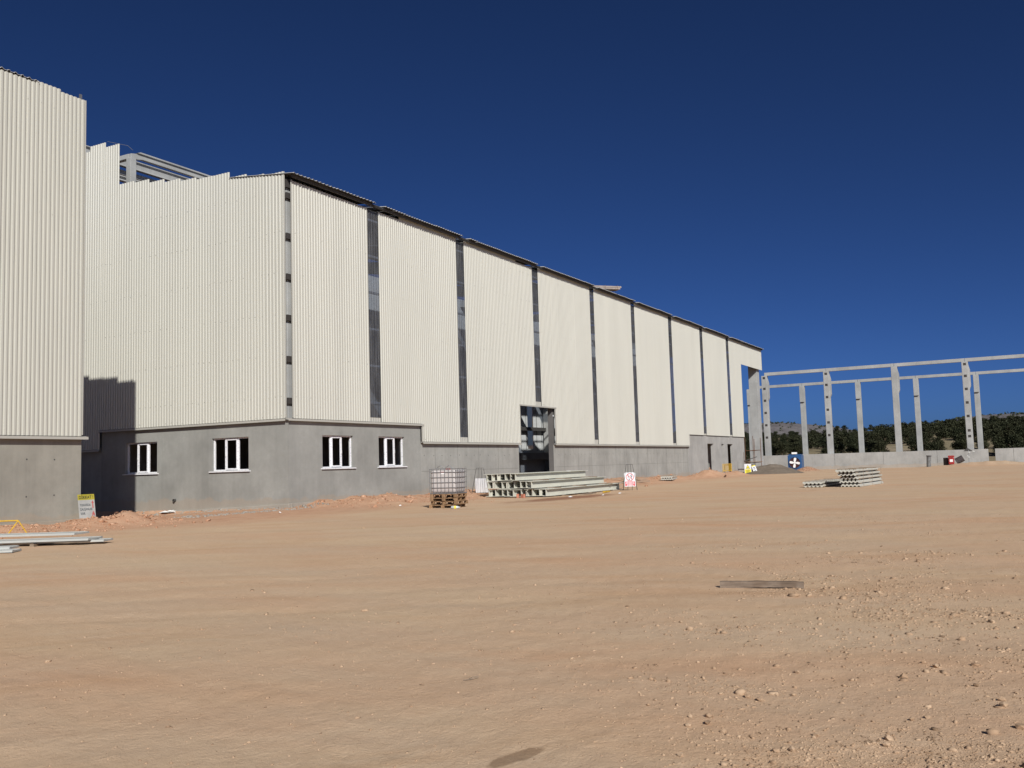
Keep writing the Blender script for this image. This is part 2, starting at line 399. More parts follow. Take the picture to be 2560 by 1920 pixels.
ratio = 1.0135; nr = int(math.log(4200/1.2)/math.log(ratio))
rr = 1.2*ratio**np.arange(nr+1)
fine = np.arange(R(-6), R(64), R(.135)); coarse = np.arange(R(64), R(354), R(3.2))
th = np.concatenate([fine, coarse]); nth = len(th)
TX = rr[:, None]*np.cos(th)[None]; TY = rr[:, None]*np.sin(th)[None]
TZ = height(TX, TY)
V = np.stack([TX, TY, TZ], -1).reshape(-1, 3)
ii, jj = np.meshgrid(np.arange(nr), np.arange(nth), indexing='ij')
j2 = (jj+1) % nth
Q = np.stack([ii*nth+jj, (ii+1)*nth+jj, (ii+1)*nth+j2, ii*nth+j2], -1)
def part(lo, hi):
    q = Q[lo:hi].reshape(-1, 4); base = lo*nth
    return V[base:(hi+1)*nth], q-base
k1 = int(np.searchsorted(rr, 139)); k2 = int(np.searchsorted(rr, 560))
v0, f0 = part(0, k1)
v0 = np.vstack([v0, [[0, 0, hz(0, 0)]]])
o = obj('ground', raw_mesh('ground', v0, f0, M['soil'], True)); tag(o, kind='structure')
cap = MB().add([tuple(p) for p in V[:nth]]+[(0, 0, 0.)], [(nth, i, (i+1) % nth) for i in range(nth)])
tag(cap.build('ground', M['soil'], smooth=True), kind='structure')
v1, f1 = part(k1, k2); tag(obj('hillside', raw_mesh('hillside', v1, f1, M['hill'], True)), kind='structure')
v2, f2 = part(k2, nr); tag(obj('far_hills', raw_mesh('far_hills', v2, f2, M['rock_hill'], True)), kind='structure')

# ------------------------------------------------------------------ cladding helpers
PITCH = .2; DEP = .036
def rib_profile(width, pitch=PITCH, dep=DEP, crown=.36, slope=.15):
    n = max(1, round(width/pitch)); p = width/n; pts = []
    for k in range(n):
        b = k*p; va = (1-crown-2*slope)/2
        pts += [(b, 0), (b+va*p, 0), (b+(va+slope)*p, dep), (b+(va+slope+crown)*p, dep), (b+(1-va)*p, 0)]
    return pts+[(width, 0)]
_cache = {}
def sheet_mesh(name, mat, width, z0, z1, mode, **kw):
    """ribbed sheet; mode 'f' faces -Y and runs along +X; 'g' faces -X and runs along -Y; 'r' is a roof sheet (z0,z1 = y range, sloped)"""
    key = (name, mat.name, round(width, 3), round(z0, 3), round(z1, 3), mode, tuple(kw.items()))
    if key in _cache: return _cache[key]
    slope = kw.pop('slope_up', 0.)
    pr = rib_profile(width, **kw); n = len(pr); vs = []
    th_ = .012
    for t in (z0, z1):
        for off in (0, -th_):
            for u, d in pr:
                d = d+off
                vs.append({'f': (u, -d, t), 'g': (-d, -u, t), 'r': (u, t, d+slope*t)}[mode])
    fs = []
    for i in range(n-1):
        fs += [(i, i+1, 2*n+i+1, 2*n+i), (n+i+1, n+i, 3*n+i, 3*n+i+1), (i+1, i, n+i, n+i+1), (2*n+i, 2*n+i+1, 3*n+i+1, 3*n+i)]
    fs += [(0, 2*n, 3*n, n), (n-1, 2*n-1, 4*n-1, 3*n-1)]
    me = MB().add(vs, fs).mesh(name, mat)
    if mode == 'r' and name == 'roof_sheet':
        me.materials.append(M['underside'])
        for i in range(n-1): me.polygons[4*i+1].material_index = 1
    _cache[key] = me; return me
def wall_grid(u0, u1, z0, z1, holes, thick, place):
    """solid wall with openings, one closed surface; place(u, depth, z) -> xyz"""
    us = sorted({u0, u1}.union(*[{max(u0, h[0]), min(u1, h[1])} for h in holes])); zs = sorted({z0, z1}.union(*[{max(z0, h[2]), min(z1, h[3])} for h in holes]))
    def solid(i, j):
        if i < 0 or j < 0 or i >= len(us)-1 or j >= len(zs)-1: return False
        cu = (us[i]+us[i+1])/2; cz = (zs[j]+zs[j+1])/2
        return not any(h[0] < cu < h[1] and h[2] < cz < h[3] for h in holes)
    mb = MB()
    for i in range(len(us)-1):
        for j in range(len(zs)-1):
            if not solid(i, j): continue
            a, b, c_, d = us[i], us[i+1], zs[j], zs[j+1]
            for dep in (0, thick): mb.add([place(a, dep, c_), place(b, dep, c_), place(b, dep, d), place(a, dep, d)], [(0, 1, 2, 3)])
            for ok, (p, q_) in ((solid(i-1, j), ((a, c_), (a, d))), (solid(i+1, j), ((b, c_), (b, d))), (solid(i, j-1), ((a, c_), (b, c_))), (solid(i, j+1), ((a, d), (b, d)))):
                if not ok: mb.add([place(p[0], 0, p[1]), place(q_[0], 0, q_[1]), place(q_[0], thick, q_[1]), place(p[0], thick, p[1])], [(0, 1, 2, 3)])
    return mb
GIRTS = (5.15, 7.1, 9.05, 11.0, 12.95, 14.9)
def screws(mb, mode, u0, w, z0, z1, base):
    for gz in GIRTS+(z0+.12,):
        if not (z0+.05 < gz < z1-.05): continue
        n = max(1, round(w/.4))
        for k in range(n):
            if random.random() < .35: continue
            u = u0+(k+.5)*w/n+random.uniform(-.05, .05); z = gz+random.uniform(-.035, .035); r = .008
            d = base-DEP-.012
            if mode == 'f': pts = [(u+r*math.cos(a), d, z+r*math.sin(a)) for a in (0, 1.57, 3.14, 4.71)]; bk = [(p[0], d+.03, p[2]) for p in pts]
            else: pts = [(d, u+r*math.cos(a), z+r*math.sin(a)) for a in (0, 1.57, 3.14, 4.71)]; bk = [(d+.03, p[1], p[2]) for p in pts]
            mb.add(pts+bk, [(0, 1, 2, 3), (0, 1, 5, 4), (1, 2, 6, 5), (2, 3, 7, 6), (3, 0, 4, 7)])

# ------------------------------------------------------------------ main hall
hall = thing('industrial_hall', 'long cream corrugated industrial hall with grey concrete base and dark vertical strips', 'building', (33, 30, 0))
H0 = Vector((33, 30, 0))
def hp(x, y, z): return (x-33, y-30, z)
YS, XS = 29.86, 32.86                 # cladding planes (proud of the concrete)
scr = MB()
def facade_run(x0, x1, z0, tops, tgt=1.0):
    n = max(1, round((x1-x0)/tgt)); wd = (x1-x0)/n
    for k in range(n):
        z1 = tops if isinstance(tops, (int, float)) else tops(x0+(k+.5)*wd)
        z1 = round(z1, 2)
        me = sheet_mesh('cladding_sheet', M['sheet'], wd+.012, z0, z1, 'f')
        o = obj('cladding_sheet', me, hall, hp(x0+k*wd, YS+random.uniform(-.003, .003), 0), random.uniform(-.004, .004))
        if x0 < 62: screws(scr, 'f', x0+k*wd, wd, z0, z1, YS)
def top_f(x):
    if 33 < x < 39: return 15.42
    if 39 < x < 42.3: return 15.42
    if 48.6 < x < 55: return 15.56
    if 55 < x < 58: return 15.44
    return 15.60+.03*math.sin(round(x)*2.3)
ZU, ZL = 4.14, 3.14
runs = [(33.16, 38.98, ZU), (39.95, 43.72, ZU), (43.72, 47.71, ZL), (48.63, 55.27, ZL), (55.27, 57.65, 5.75), (58.57, 60.62, 5.75), (60.62, 67.47, ZL),
        (68.29, 76.2, ZL), (77.09, 85.85, ZL), (86.86, 90.75, ZL), (90.75, 95.62, 4.24), (96.67, 105.34, 4.24), (106.48, 111.35, 4.24), (111.35, 121.4, 12.98)]
for a, b, z in runs: facade_run(a, b, z, top_f)
strips = [(38.98, 39.95, 4.37, ZU), (47.71, 48.63, 3.45, ZL), (57.65, 58.57, 6.05, 5.75), (67.47, 68.29, 3.5, ZL), (76.2, 77.09, 3.4, ZL), (85.85, 86.86, 3.35, ZL), (95.62, 96.67, 4.42, 4.24), (105.34, 106.48, 4.42, 4.24)]
for a, b, zb, zf in strips:
    me = sheet_mesh('translucent_panel', M['translucent'], b-a+.10, zb, 15.36, 'f', dep=.03)
    o = obj('translucent_panel', me, hall, hp(a-.05, YS+.055, 0)); o['label'] = 'smoky see-through ribbed strip panel'
    me = sheet_mesh('closing_strip', M['trim'], b-a+.02, zf, zb-.01, 'f', dep=.02)
    obj('closing_strip', me, hall, hp(a-.01, YS+.05, 0))
# gable sheets (tops stepped as cut on site)
gab = [(30.02, 31.26, 15.82), (31.28, 32.42, 15.92), (32.42, 33.55, 16.11), (33.55, 34.70, 16.41), (34.70, 35.84, 16.43), (35.84, 36.98, 16.55), (36.98, 38.14, 16.70),
       (38.14, 39.28, 16.87), (39.28, 40.42, 17.07), (40.42, 41.60, 17.17), (41.60, 42.70, 19.42), (42.70, 43.0, 19.70), (43.0, 43.96, 19.70), (43.96, 45.1, 19.43), (45.1, 46.2, 19.6), (46.2, 47.3, 19.75)]
for a, b, z1 in gab:
    z0 = ZU if a < 42.9 else ZL
    me = sheet_mesh('cladding_sheet', M['sheet'], b-a+.012, z0, z1, 'g')
    obj('cladding_sheet', me, hall, hp(XS+random.uniform(-.003, .003), b, 0), random.uniform(-.003, .003))
    screws(scr, 'g', a, b-a, z0, z1, XS)
tag(scr.build('screws', M['steel'], hall, hp(0, 0, 0)), kind='stuff')
# flashing ledges (shared L section)
def ledge_x(x0, x1, z, y=30.0, par=hall, base=H0):
    poly = [(y-.02, z+.02), (y-.20, z-.005), (y-.20, z-.10), (y-.185, z-.10), (y-.185, z-.03), (y-.02, z-.03)]
    MB().prism(poly, 'x', x0, x1).build('flashing', M['trim'], par, tuple(-Vector(base)))
def ledge_y(y0, y1, z, x=33.0, par=hall, base=H0):
    poly = [(x-.02, z+.02), (x-.20, z-.005), (x-.20, z-.10), (x-.185, z-.10), (x-.185, z-.03), (x-.02, z-.03)]
    MB().prism(poly, 'y', y0, y1).build('flashing', M['trim'], par, tuple(-Vector(base)))
ledge_x(32.81, 43.85, 4.12); ledge_x(43.72, 55.34, 3.12); ledge_x(60.55, 90.72, 3.12)
ledge_x(55.2, 60.78, 5.75)
ledge_y(30.02, 43.0, 4.12); ledge_y(43.0, 47.3, 3.12)
# vertical trims
for x, z0, z1 in ((43.70, 3.14, 4.04), (90.73, 3.14, 4.24), (55.25, 3.16, 5.70), (60.62, 3.16, 5.70), (121.42, 12.98, 15.5), (111.33, 4.24, 13.0)):
    MB().box(x-.03, x+.03, YS-.05, YS+.02, z0, z1).build('edge_trim', M['trim'], hall, hp(0, 0, 0))
MB().box(33.13, 33.17, YS-.045, YS+.01, ZU+.02, 15.45).build('edge_trim', M['trim'], hall, hp(0, 0, 0))
MB().box(XS-.045, XS+.01, 29.99, 30.03, ZU+.02, 15.8).build('edge_trim', M['trim'], hall, hp(0, 0, 0))

# concrete base with window and door openings
WIN_F = [(35.36, 37.72), (39.84, 42.16)]; WIN_G = [(32.5, 34.92), (38.76, 41.12)]
WZ0, WZ1 = 1.80, 3.39
fb = wall_grid(33.0, 43.72, -.8, 4.06, [(a, b, WZ0, WZ1) for a, b in WIN_F], .3, lambda u, d, z: hp(u, 30+d, z))
o = fb.build('concrete_base', M['render'], hall); o['label'] = 'smooth grey cement-rendered base wall with windows'
gb = wall_grid(30.3, 43.0, -.9, 4.06, [(a, b, WZ0, WZ1) for a, b in WIN_G], .3, lambda u, d, z: hp(33.0+d, u, z))
gb.build('concrete_base', M['render'], hall)
MB().box(33.06, 33.34, 43.0, 47.3, -.9, 3.06).build('concrete_base', M['base'], hall, hp(0, 0, 0))
MB().box(43.72, 55.3, 30.03, 30.33, -.6, 3.06).build('concrete_base', M['base'], hall, hp(0, 0, 0))
MB().box(60.58, 90.72, 30.03, 30.33, -.6, 3.06).build('concrete_base', M['base'], hall, hp(0, 0, 0))
db = wall_grid(90.72, 111.6, -.6, 4.2, [(97.0, 99.2, -.7, 3.37), (102.2, 103.15, -.7, 3.37), (104.5, 106.7, -.7, 3.37)], .32, lambda u, d, z: hp(u, 29.97+d, z))
o = db.build('concrete_base', M['wallc'], hall); o['label'] = 'pale concrete end base with three tall dark doorways'
MB().add([(32.9, 29.92, -.9), (33.02, 29.92, -.9), (33.02, 43, -.9), (32.9, 43, -.9), (32.9, 29.92, .2), (33.02, 29.92, .24), (33.02, 43, -.30), (32.9, 43, -.34)], [(3, 2, 1, 0), (4, 5, 6, 7), (0, 1, 5, 4), (1, 2, 6, 5), (2, 3, 7, 6), (3, 0, 4, 7)]).build('footing', M['base'], hall, hp(0, 0, 0), bevel=.02)
MB().box(33.03, 43.7, 29.90, 29.995, -.8, .23).build('footing', M['base'], hall, hp(0, 0, 0), bevel=.02)
# panel joints and tie holes of the cast wall
jm = MB()
for x in np.arange(45.2, 90, 2.44):
    if 54.6 < x < 61: continue
    jm.box(x-.008, x+.008, 30.022, 30.03, .1, 3.0)
for a, b in ((43.8, 55.2), (60.7, 90.6)): jm.box(a, b, 30.024, 30.03, 1.47, 1.485)
jm.build('formwork_joint', simple('joint_grey', (.16, .155, .14), .9), hall, hp(0, 0, 0))  # darker grey strips for the formwork joints
tm = MB()
for x in np.arange(44.0, 90, .92):
    if 54.9 < x < 61: continue
    xx = x+random.uniform(-.2, .2); zz = 2.36+random.uniform(-.02, .02)
    tm.add([(xx+.032*math.cos(a), 30.026, zz+.032*math.sin(a)) for a in np.linspace(0, 2*math.pi, 9)[:-1]], [tuple(range(8))])
tag(tm.build('tie_holes', M['steel_dark'], hall, hp(0, 0, 0)), kind='stuff')

# windows
def window(u0, u1, place, name='window', open_=0):
    wroot = obj(name, None, hall)
    dep0, dep1 = .13, .20; fr = .065; W = u1-u0
    def bx(mb, a, b, z0, z1, d0=dep0, d1=dep1):
        P = [place(u, d, z) for u, d, z in ((a, d0, z0), (b, d0, z0), (b, d1, z0), (a, d1, z0), (a, d0, z1), (b, d0, z1), (b, d1, z1), (a, d1, z1))]
        mb.add(P, [(3, 2, 1, 0), (4, 5, 6, 7), (0, 1, 5, 4), (1, 2, 6, 5), (2, 3, 7, 6), (3, 0, 4, 7)])
    f = MB()
    bx(f, u0, u0+fr, WZ0, WZ1); bx(f, u1-fr, u1, WZ0, WZ1); bx(f, u0+fr, u1-fr, WZ1-fr, WZ1); bx(f, u0+fr, u1-fr, WZ0, WZ0+fr)
    m1, m2 = u0+W*.33, u0+W*.67
    bx(f, m1-.04, m1+.04, WZ0+fr, WZ1-fr); bx(f, m2-.04, m2+.04, WZ0+fr, WZ1-fr)
    f.build('frame', M['pvc'], wroot)
    s_ = MB(); sf = .075; d0, d1 = .10, .16; a, b = m1+.02, m2-.02; z0, z1 = WZ0+fr-.02, WZ1-fr+.02
    bx(s_, a, a+sf, z0, z1, d0, d1); bx(s_, b-sf, b, z0, z1, d0, d1); bx(s_, a+sf, b-sf, z0, z0+sf, d0, d1); bx(s_, a+sf, b-sf, z1-sf, z1, d0, d1)
    s_.build('sash', M['pvc'], wroot)
    h = MB(); bx(h, b-.05, b-.03, 2.50, 2.68, .05, .075); bx(h, b-.055, b-.025, 2.55, 2.58, .075, .10); h.build('handle', M['white'], wroot)
    l = MB(); bx(l, u0-.12, u1+.12, WZ0-.055, WZ0-.012, -.09, .12); l.build('sill', M['pvc'], wroot)
for a, b in WIN_F: window(a, b, lambda u, d, z: hp(u, 30+d, z))
for a, b in WIN_G: window(a, b, lambda u, d, z: hp(33+d, u, z))

# structure behind the skin: corner column, columns, girts, eaves beam
MB().box(33.12, 33.62, 30.12, 30.62, 4.06, 15.3).build('corner_column', M['precast'], hall, hp(0, 0, 0), bevel=.03)
for gz in GIRTS:
    for a, b in (((33.64, 55.25), (60.64, 111.2)) if gz < 5.7 else ((33.64, 121.2),) if gz > 13.5 else ((33.64, 111.2),)):
        MB().box(a, b, 30.0, 30.10, gz-.055, gz+.055).build('girt', M['girt'], hall, hp(0, 0, 0))
    MB().box(33.0, 33.10, 30.64, 45, gz-.06, gz+.06).build('girt', M['girt'], hall, hp(0, 0, 0))
    MB().box(33.0, 33.64, 30.0, 30.10, gz-.33, gz-.05).build('corner_gap_shade', M['gap_shade'], hall, hp(0, 0, 0))  # dark strips painted as the shade bands in the corner gap
MB().box(33.0, 33.66, 30.0, 30.10, 15.1, 15.5).build('corner_gap_shade', M['gap_shade'], hall, hp(0, 0, 0))
for x in (43.2, 53.0, 64.0, 72.6, 82.4, 92.2, 102.0, 111.6):
    if 54 < x < 61: continue
    MB().box(x-.3, x+.3, 30.35, 31.0, 0 if x < 90 else 4.2, 15.2).build('column', M['precast'], hall, hp(0, 0, 0))
    MB().prism([(30.36, 15.2), (45, 16.9), (45, 16.3), (37.5, 15.1), (30.36, 14.6)], 'x', x-.18, x+.18).build('rafter', M['precast'], hall, hp(0, 0, 0))
MB().box(33.64, 121.3, 30.12, 30.34, 15.18, 15.5).build('eaves_beam', M['steel'], hall, hp(0, 0, 0))
MB().box(119.95, 121.15, 30.15, 31.25, -.3, 15.2).build('end_column', M['precast'], hall, hp(0, 0, 0), bevel=.03)
MB().prism([(31.3, 15.1), (45, 16.8), (45, 16.0), (31.3, 14.3)], 'x', 120.2, 120.9).build('rafter', M['precast'], hall, hp(0, 0, 0))
# inner long wall, seen through the gate
iw = wall_grid(33.3, 119, -.3, 17.0, [(84.9, 86.2, 3.3, 11)], .12, lambda u, d, z: hp(u, 45+d, z))
o = iw.build('inner_wall', simple('inner_wall_panel', (.52, .54, .54), .6), hall)
MB().box(84.9, 86.2, 45.03, 45.06, 3.3, 11).build('inner_strip_panel', M['milky_strip'], hall, hp(0, 0, 0))
for x in np.arange(76.5, 96, 1.15):
    if 84.6 < x < 86.5: continue
    MB().box(x-.02, x+.02, 44.97, 44.998, 3.1, 9).build('panel_joint', M['steel_dark'], hall, hp(0, 0, 0))
MB().box(70, 118, 44.4, 44.9, 2.2, 2.9).build('inner_beam', M['precast'], hall, hp(0, 0, 0))
MB().box(70, 118, 44.5, 44.8, 5.15, 5.5).build('inner_beam', M['steel_dark'], hall, hp(0, 0, 0))
for x in (79.0, 88.4, 97.8): MB().box(x-.3, x+.3, 44.2, 44.8, 0, 16).build('column', M['precast'], hall, hp(0, 0, 0))
# gate lining
MB().box(55.06, 55.28, 30.36, 30.6, 0, 5.7).build('gate_post', M['precast'], hall, hp(0, 0, 0))
MB().box(60.545, 60.85, 30.06, 30.42, 0, 5.72).build('gate_post', M['jamb'], hall, hp(0, 0, 0))
# office partition and slab, added unseen to keep the window openings dark
MB().box(43.5, 43.65, 30.35, 43, -.2, 4.1).build('shade_partition', M['render'], hall, hp(0, 0, 0))
MB().box(33.4, 43.65, 42.8, 43, -.2, 4.1).build('shade_partition', M['render'], hall, hp(0, 0, 0))
MB().box(33.4, 43.65, 30.7, 43, 4.12, 4.3).build('office_shade_slab', M['render'], hall, hp(0, 0, 0))
MB().box(90.8, 111.4, 32.4, 32.6, -.3, 4.3).build('shade_partition', M['render'], hall, hp(0, 0, 0))  # closed room added unseen behind the doorways to darken them
MB().box(90.8, 111.4, 30.35, 32.6, 4.32, 4.5).build('room_shade_slab', M['render'], hall, hp(0, 0, 0))
MB().box(111.42, 111.6, 30.35, 32.6, -.3, 4.3).build('shade_partition', M['render'], hall, hp(0, 0, 0))
# roof sheets, with an added gap that lets sun onto the inner wall
SL = .118; ZE = 15.66
def roof_run(x0, x1):
    n = max(1, round((x1-x0)/1.0)); wd = (x1-x0)/n
    for k in range(n):
        x = x0+k*wd; pieces = [(0, 12.3)]
        if x < 33: pieces = [(0, 4.1)]
        if 65 < x+wd/2 < 80: pieces = [(0, 1.2), (4.6, 12.3)]
        for a, b in pieces:
            me = sheet_mesh('roof_sheet', M['roof'], wd+.01, a, b, 'r', pitch=.25, dep=.045, crown=.16, slope=.14, slope_up=SL)
            obj('roof_sheet', me, hall, hp(x, 29.42, ZE+random.uniform(-.015, .015)+.012*math.sin(x*.7)))
ev = [32.78, 39.2, 40.0, 47.9, 48.75, 57.9, 58.7, 67.75, 68.45, 76.45, 77.2, 86.1, 87.0, 95.9, 96.8, 105.6, 106.6, 121.5]
for i in range(0, len(ev), 2): roof_run(ev[i]-.0, ev[i+1])
for i in range(1, len(ev)-1, 2):
    me = sheet_mesh('roof_light', M['translucent'], ev[i+1]-ev[i]+.2, 0, 12.0, 'r', pitch=.25, dep=.03, slope_up=SL)
    obj('roof_light', me, hall, hp(ev[i]-.1, 29.5, ZE-.10))
me = sheet_mesh('roof_sheet', M['roof'], .75, 4.1, 12.3, 'r', pitch=.25, dep=.045, crown=.16, slope=.14, slope_up=SL)
obj('roof_sheet', me, hall, hp(33.04, 29.42, ZE))
# purlins just under the eave
for y in (29.62, 31.5, 34.3): MB().box(33.0, 121.3, y, y+.08, ZE+(y-29.42)*SL-.17, ZE+(y-29.42)*SL-.03).build('purlin', M['underside'], hall, hp(0, 0, 0))

# ------------------------------------------------------------------ higher frame behind the gable
fr = thing('concrete_roof_frame', 'bare grey concrete beams and post rising behind the stepped gable sheets', 'frame', (35, 43, 0))
def fp(mb, n, mat='precast', bevel=.02): return mb.build(n, M[mat], fr, (-35, -43, 0), bevel=bevel)
fp(MB().box(34.66, 35.04, 42.92, 43.30, 14, 19.44), 'post')
def ibeam_x(y, z, x0, x1, h=.62, b=.42, web=.14):
    pol = [(y-b/2, z), (y+b/2, z), (y+b/2, z-.07), (y+web/2, z-.14), (y+web/2, z-h+.1), (y+b/2*.75, z-h+.05), (y+b/2*.75, z-h), (y-b/2*.75, z-h), (y-b/2*.75, z-h+.05), (y-web/2, z-h+.1), (y-web/2, z-.14), (y-b/2, z-.07)]
    return MB().prism(pol[::-1], 'x', x0, x1)
fp(MB().prism([(34.75, 19.45), (35.2, 19.45), (35.55, 19.53), (48, 19.53), (48, 19.8), (35.25, 19.8), (34.75, 19.70)][::-1], 'y', 43.0, 43.22), 'beam')
fp(MB().prism([(35.1, 19.8), (48, 19.8), (48, 19.9), (35.35, 19.9)][::-1], 'y', 42.9, 43.32), 'beam_cap')
fp(MB().box(34.75, 35.05, 43.23, 49.6, 19.45, 19.72), 'cross_beam')
fp(ibeam_x(48.2, 21.4, 33.6, 58, .55, .4), 'beam'); fp(ibeam_x(48.6, 20.75, 33.6, 58, .3, .3), 'beam'); fp(ibeam_x(47.0, 19.75, 33.6, 50, .3), 'beam')
for x in (36.0, 46.0): fp(MB().box(x-.2, x+.2, 48.2, 48.6, 15, 20.85), 'post')
w1 = MB().path([(34.95, 43.1, 19.95), (34.75, 43.3, 20.2), (33.9, 43.9, 20.3)], .012, 5); fp(w1, 'wire', 'steel', 0)

# ------------------------------------------------------------------ left hall
lh = thing('industrial_hall', 'cream corrugated hall cut by the left edge of the picture', 'building', (22.2, 30, 0))
L0 = Vector((22.2, 30, 0))
def lp(x, y, z): return (x-22.2, y-30, z)
sc2 = MB(); xa = 6.2
nsh = 16; wd = (22.07-xa)/nsh
for k in range(nsh):
    x = xa+k*wd; z1 = 15.60 if x < 19.8 else 15.68
    if k == nsh-1: z1 = 15.60
    me = sheet_mesh('cladding_sheet', M['sheet'], wd+.01, 3.16, z1, 'f', pitch=.18, dep=.042, crown=.40, slope=.10)
    obj('cladding_sheet', me, lh, lp(x, YS+random.uniform(-.003, .003), 0), random.uniform(-.003, .003))
    if x > 16: screws(sc2, 'f', x, wd, 3.16, z1, YS)
tag(sc2.build('screws', M['steel'], lh, lp(0, 0, 0)), kind='stuff')
ledge_x(xa, 22.32, 3.14, 30., lh, L0)
MB().box(22.07, 22.10, YS-.05, 30.2, 3.2, 15.6).build('edge_trim', M['trim'], lh, lp(0, 0, 0))
MB().box(xa, 22.2, 30.03, 30.4, -.6, 3.08).build('concrete_base', M['base_left'], lh, lp(0, 0, 0))
MB().box(xa, 22.3, 29.97, 30.02, -.6, .22).build('footing', M['base_left'], lh, lp(0, 0, 0), bevel=.02)
MB().box(21.9, 22.2, 30.4, 46, -.6, 3.08).build('concrete_base', M['base_left'], lh, lp(0, 0, 0))
ys = np.linspace(30.02, 46, 15)
for k in range(14):
    a, b = ys[k], ys[k+1]; z1 = 15.74+.095*(a-30)+(.07 if k % 2 else 0)
    if k == 0: z1 = 15.66
    me = sheet_mesh('cladding_sheet', M['sheet'], b-a+.01, 3.1, round(z1, 2), 'g')
    o = obj('cladding_sheet', me, lh, lp(22.08, a, 0)); o.rotation_euler = (0, 0, math.pi)
MB().box(xa-.05, xa, 30, 46, -.6, 15.6).build('end_wall', M['trim'], lh, lp(0, 0, 0))
for k in range(14):
    x = xa+k*1.0
    me = sheet_mesh('roof_sheet', M['roof'], 1.01, 0, 16.2, 'r', pitch=.25, dep=.045, crown=.16, slope=.14, slope_up=.095)
    obj('roof_sheet', me, lh, lp(x, 29.80, 15.645))
th_ = MB()
for x, z in ((18.8, 2.35), (19.9, 2.35), (20.94, 2.33), (17.7, 2.35), (18.8, 1.05), (19.9, 1.08), (20.94, 1.09), (17.7, 1.05)):
    xx = x+.2; th_.add([(xx+.03*math.cos(a), 30.026, z+.03*math.sin(a)) for a in np.linspace(0, 2*math.pi, 9)[:-1]], [tuple(range(8))])
tag(th_.build('tie_holes', M['steel_dark'], lh, lp(0, 0, 0)), kind='stuff')
MB().box(21.9, 22.0, 29.92, 29.96, 15.6, 15.82).build('clip', M['steel'], lh, lp(0, 0, 0))

# ------------------------------------------------------------------ far concrete frames and low wall
def frame_row(X, cols, ztop, name_label, front):
    t = thing('precast_frame', name_label, 'frame', (X, 20, 0))
    def P(mb, n, bevel=.03, mat='precast', par=t): return mb.build(n, M[mat], par, (-X, -20, 0), bevel=bevel)
    for y, pk in cols:
        hw = .36 if front else .36
        cz = ztop-.42
        c_ = P(MB().box(X-.35, X+.35, y-hw, y+hw, -.5, cz), 'column')
        if not front:
            P(MB().box(X-.62, X-.35, y-hw+.02, y+hw-.02, 10.15, cz-.1), 'corbel', .02)
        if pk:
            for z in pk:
                P(MB().box(X-.365, X-.33, y-.16, y+.16, z-.15, z+.15), 'pocket_shade', 0, 'gap_shade', t)  # raised dark plates painted as the shade inside the pockets
        if front: P(MB().prism([(y-hw, cz-.3), (y-hw-.16, cz-1.0), (y-hw-.16, cz-3.0), (y-hw, cz-3.4)], 'x', X-.3, X+.3), 'rib', 0)
    ys_ = sorted(y for y, _ in cols); ys_ = [ys_[0]-8.15*2, ys_[0]-8.15]+ys_
    for a, b in zip(ys_[:-1], ys_[1:]):
        P(MB().box(X-.2, X+.2, a+.015, b-.015, ztop-.42, ztop), 'beam', .02)
    return t
PK = (4.4, 6.05, 7.7, 9.35, 10.95, 12.4)
frame_row(127, [(30.9, PK), (22.85, PK), (14.55, ()), (6.47, (3.6, 4.3, 6.05, 7.7, 9.35, 10.95, 12.4))], 13.12, 'nearer row of bare precast columns, taller in view, with square pockets', True)
frame_row(149.3, [(38.8, ()), (30.6, ()), (22.35, ()), (14.25, ()), (6.3, ())], 13.1, 'farther row of bare precast columns with notched corbels, lower in view', False)
def low_wall(y0, y1, z1, label, joints=()):
    t = thing('low_wall', label, 'wall', (126.5, y0, 0))
    edges = [y0]+[j for j in joints]+[y1]
    for a, b in zip(edges[:-1], edges[1:]):
        MB().box(126.32+random.uniform(-.01, .01), 126.62, a+.012, b-.012, -.3, z1+random.uniform(-.01, .01)).build('wall_panel', M['wallc'], t, (-126.5, -y0, 0))
    MB().box(126.2, 126.3, y0, y1, -.3, .42).build('footing', M['wallc'], t, (-126.5, -y0, 0))
low_wall(4.55, 31.9, 1.99, 'long low pale concrete wall under the bare columns', (10.2, 16.4, 22.3, 26.4))
low_wall(-9, 3.85, 2.0, 'short stretch of low concrete wall at the right edge, beyond the gap', (-3, 1.9))

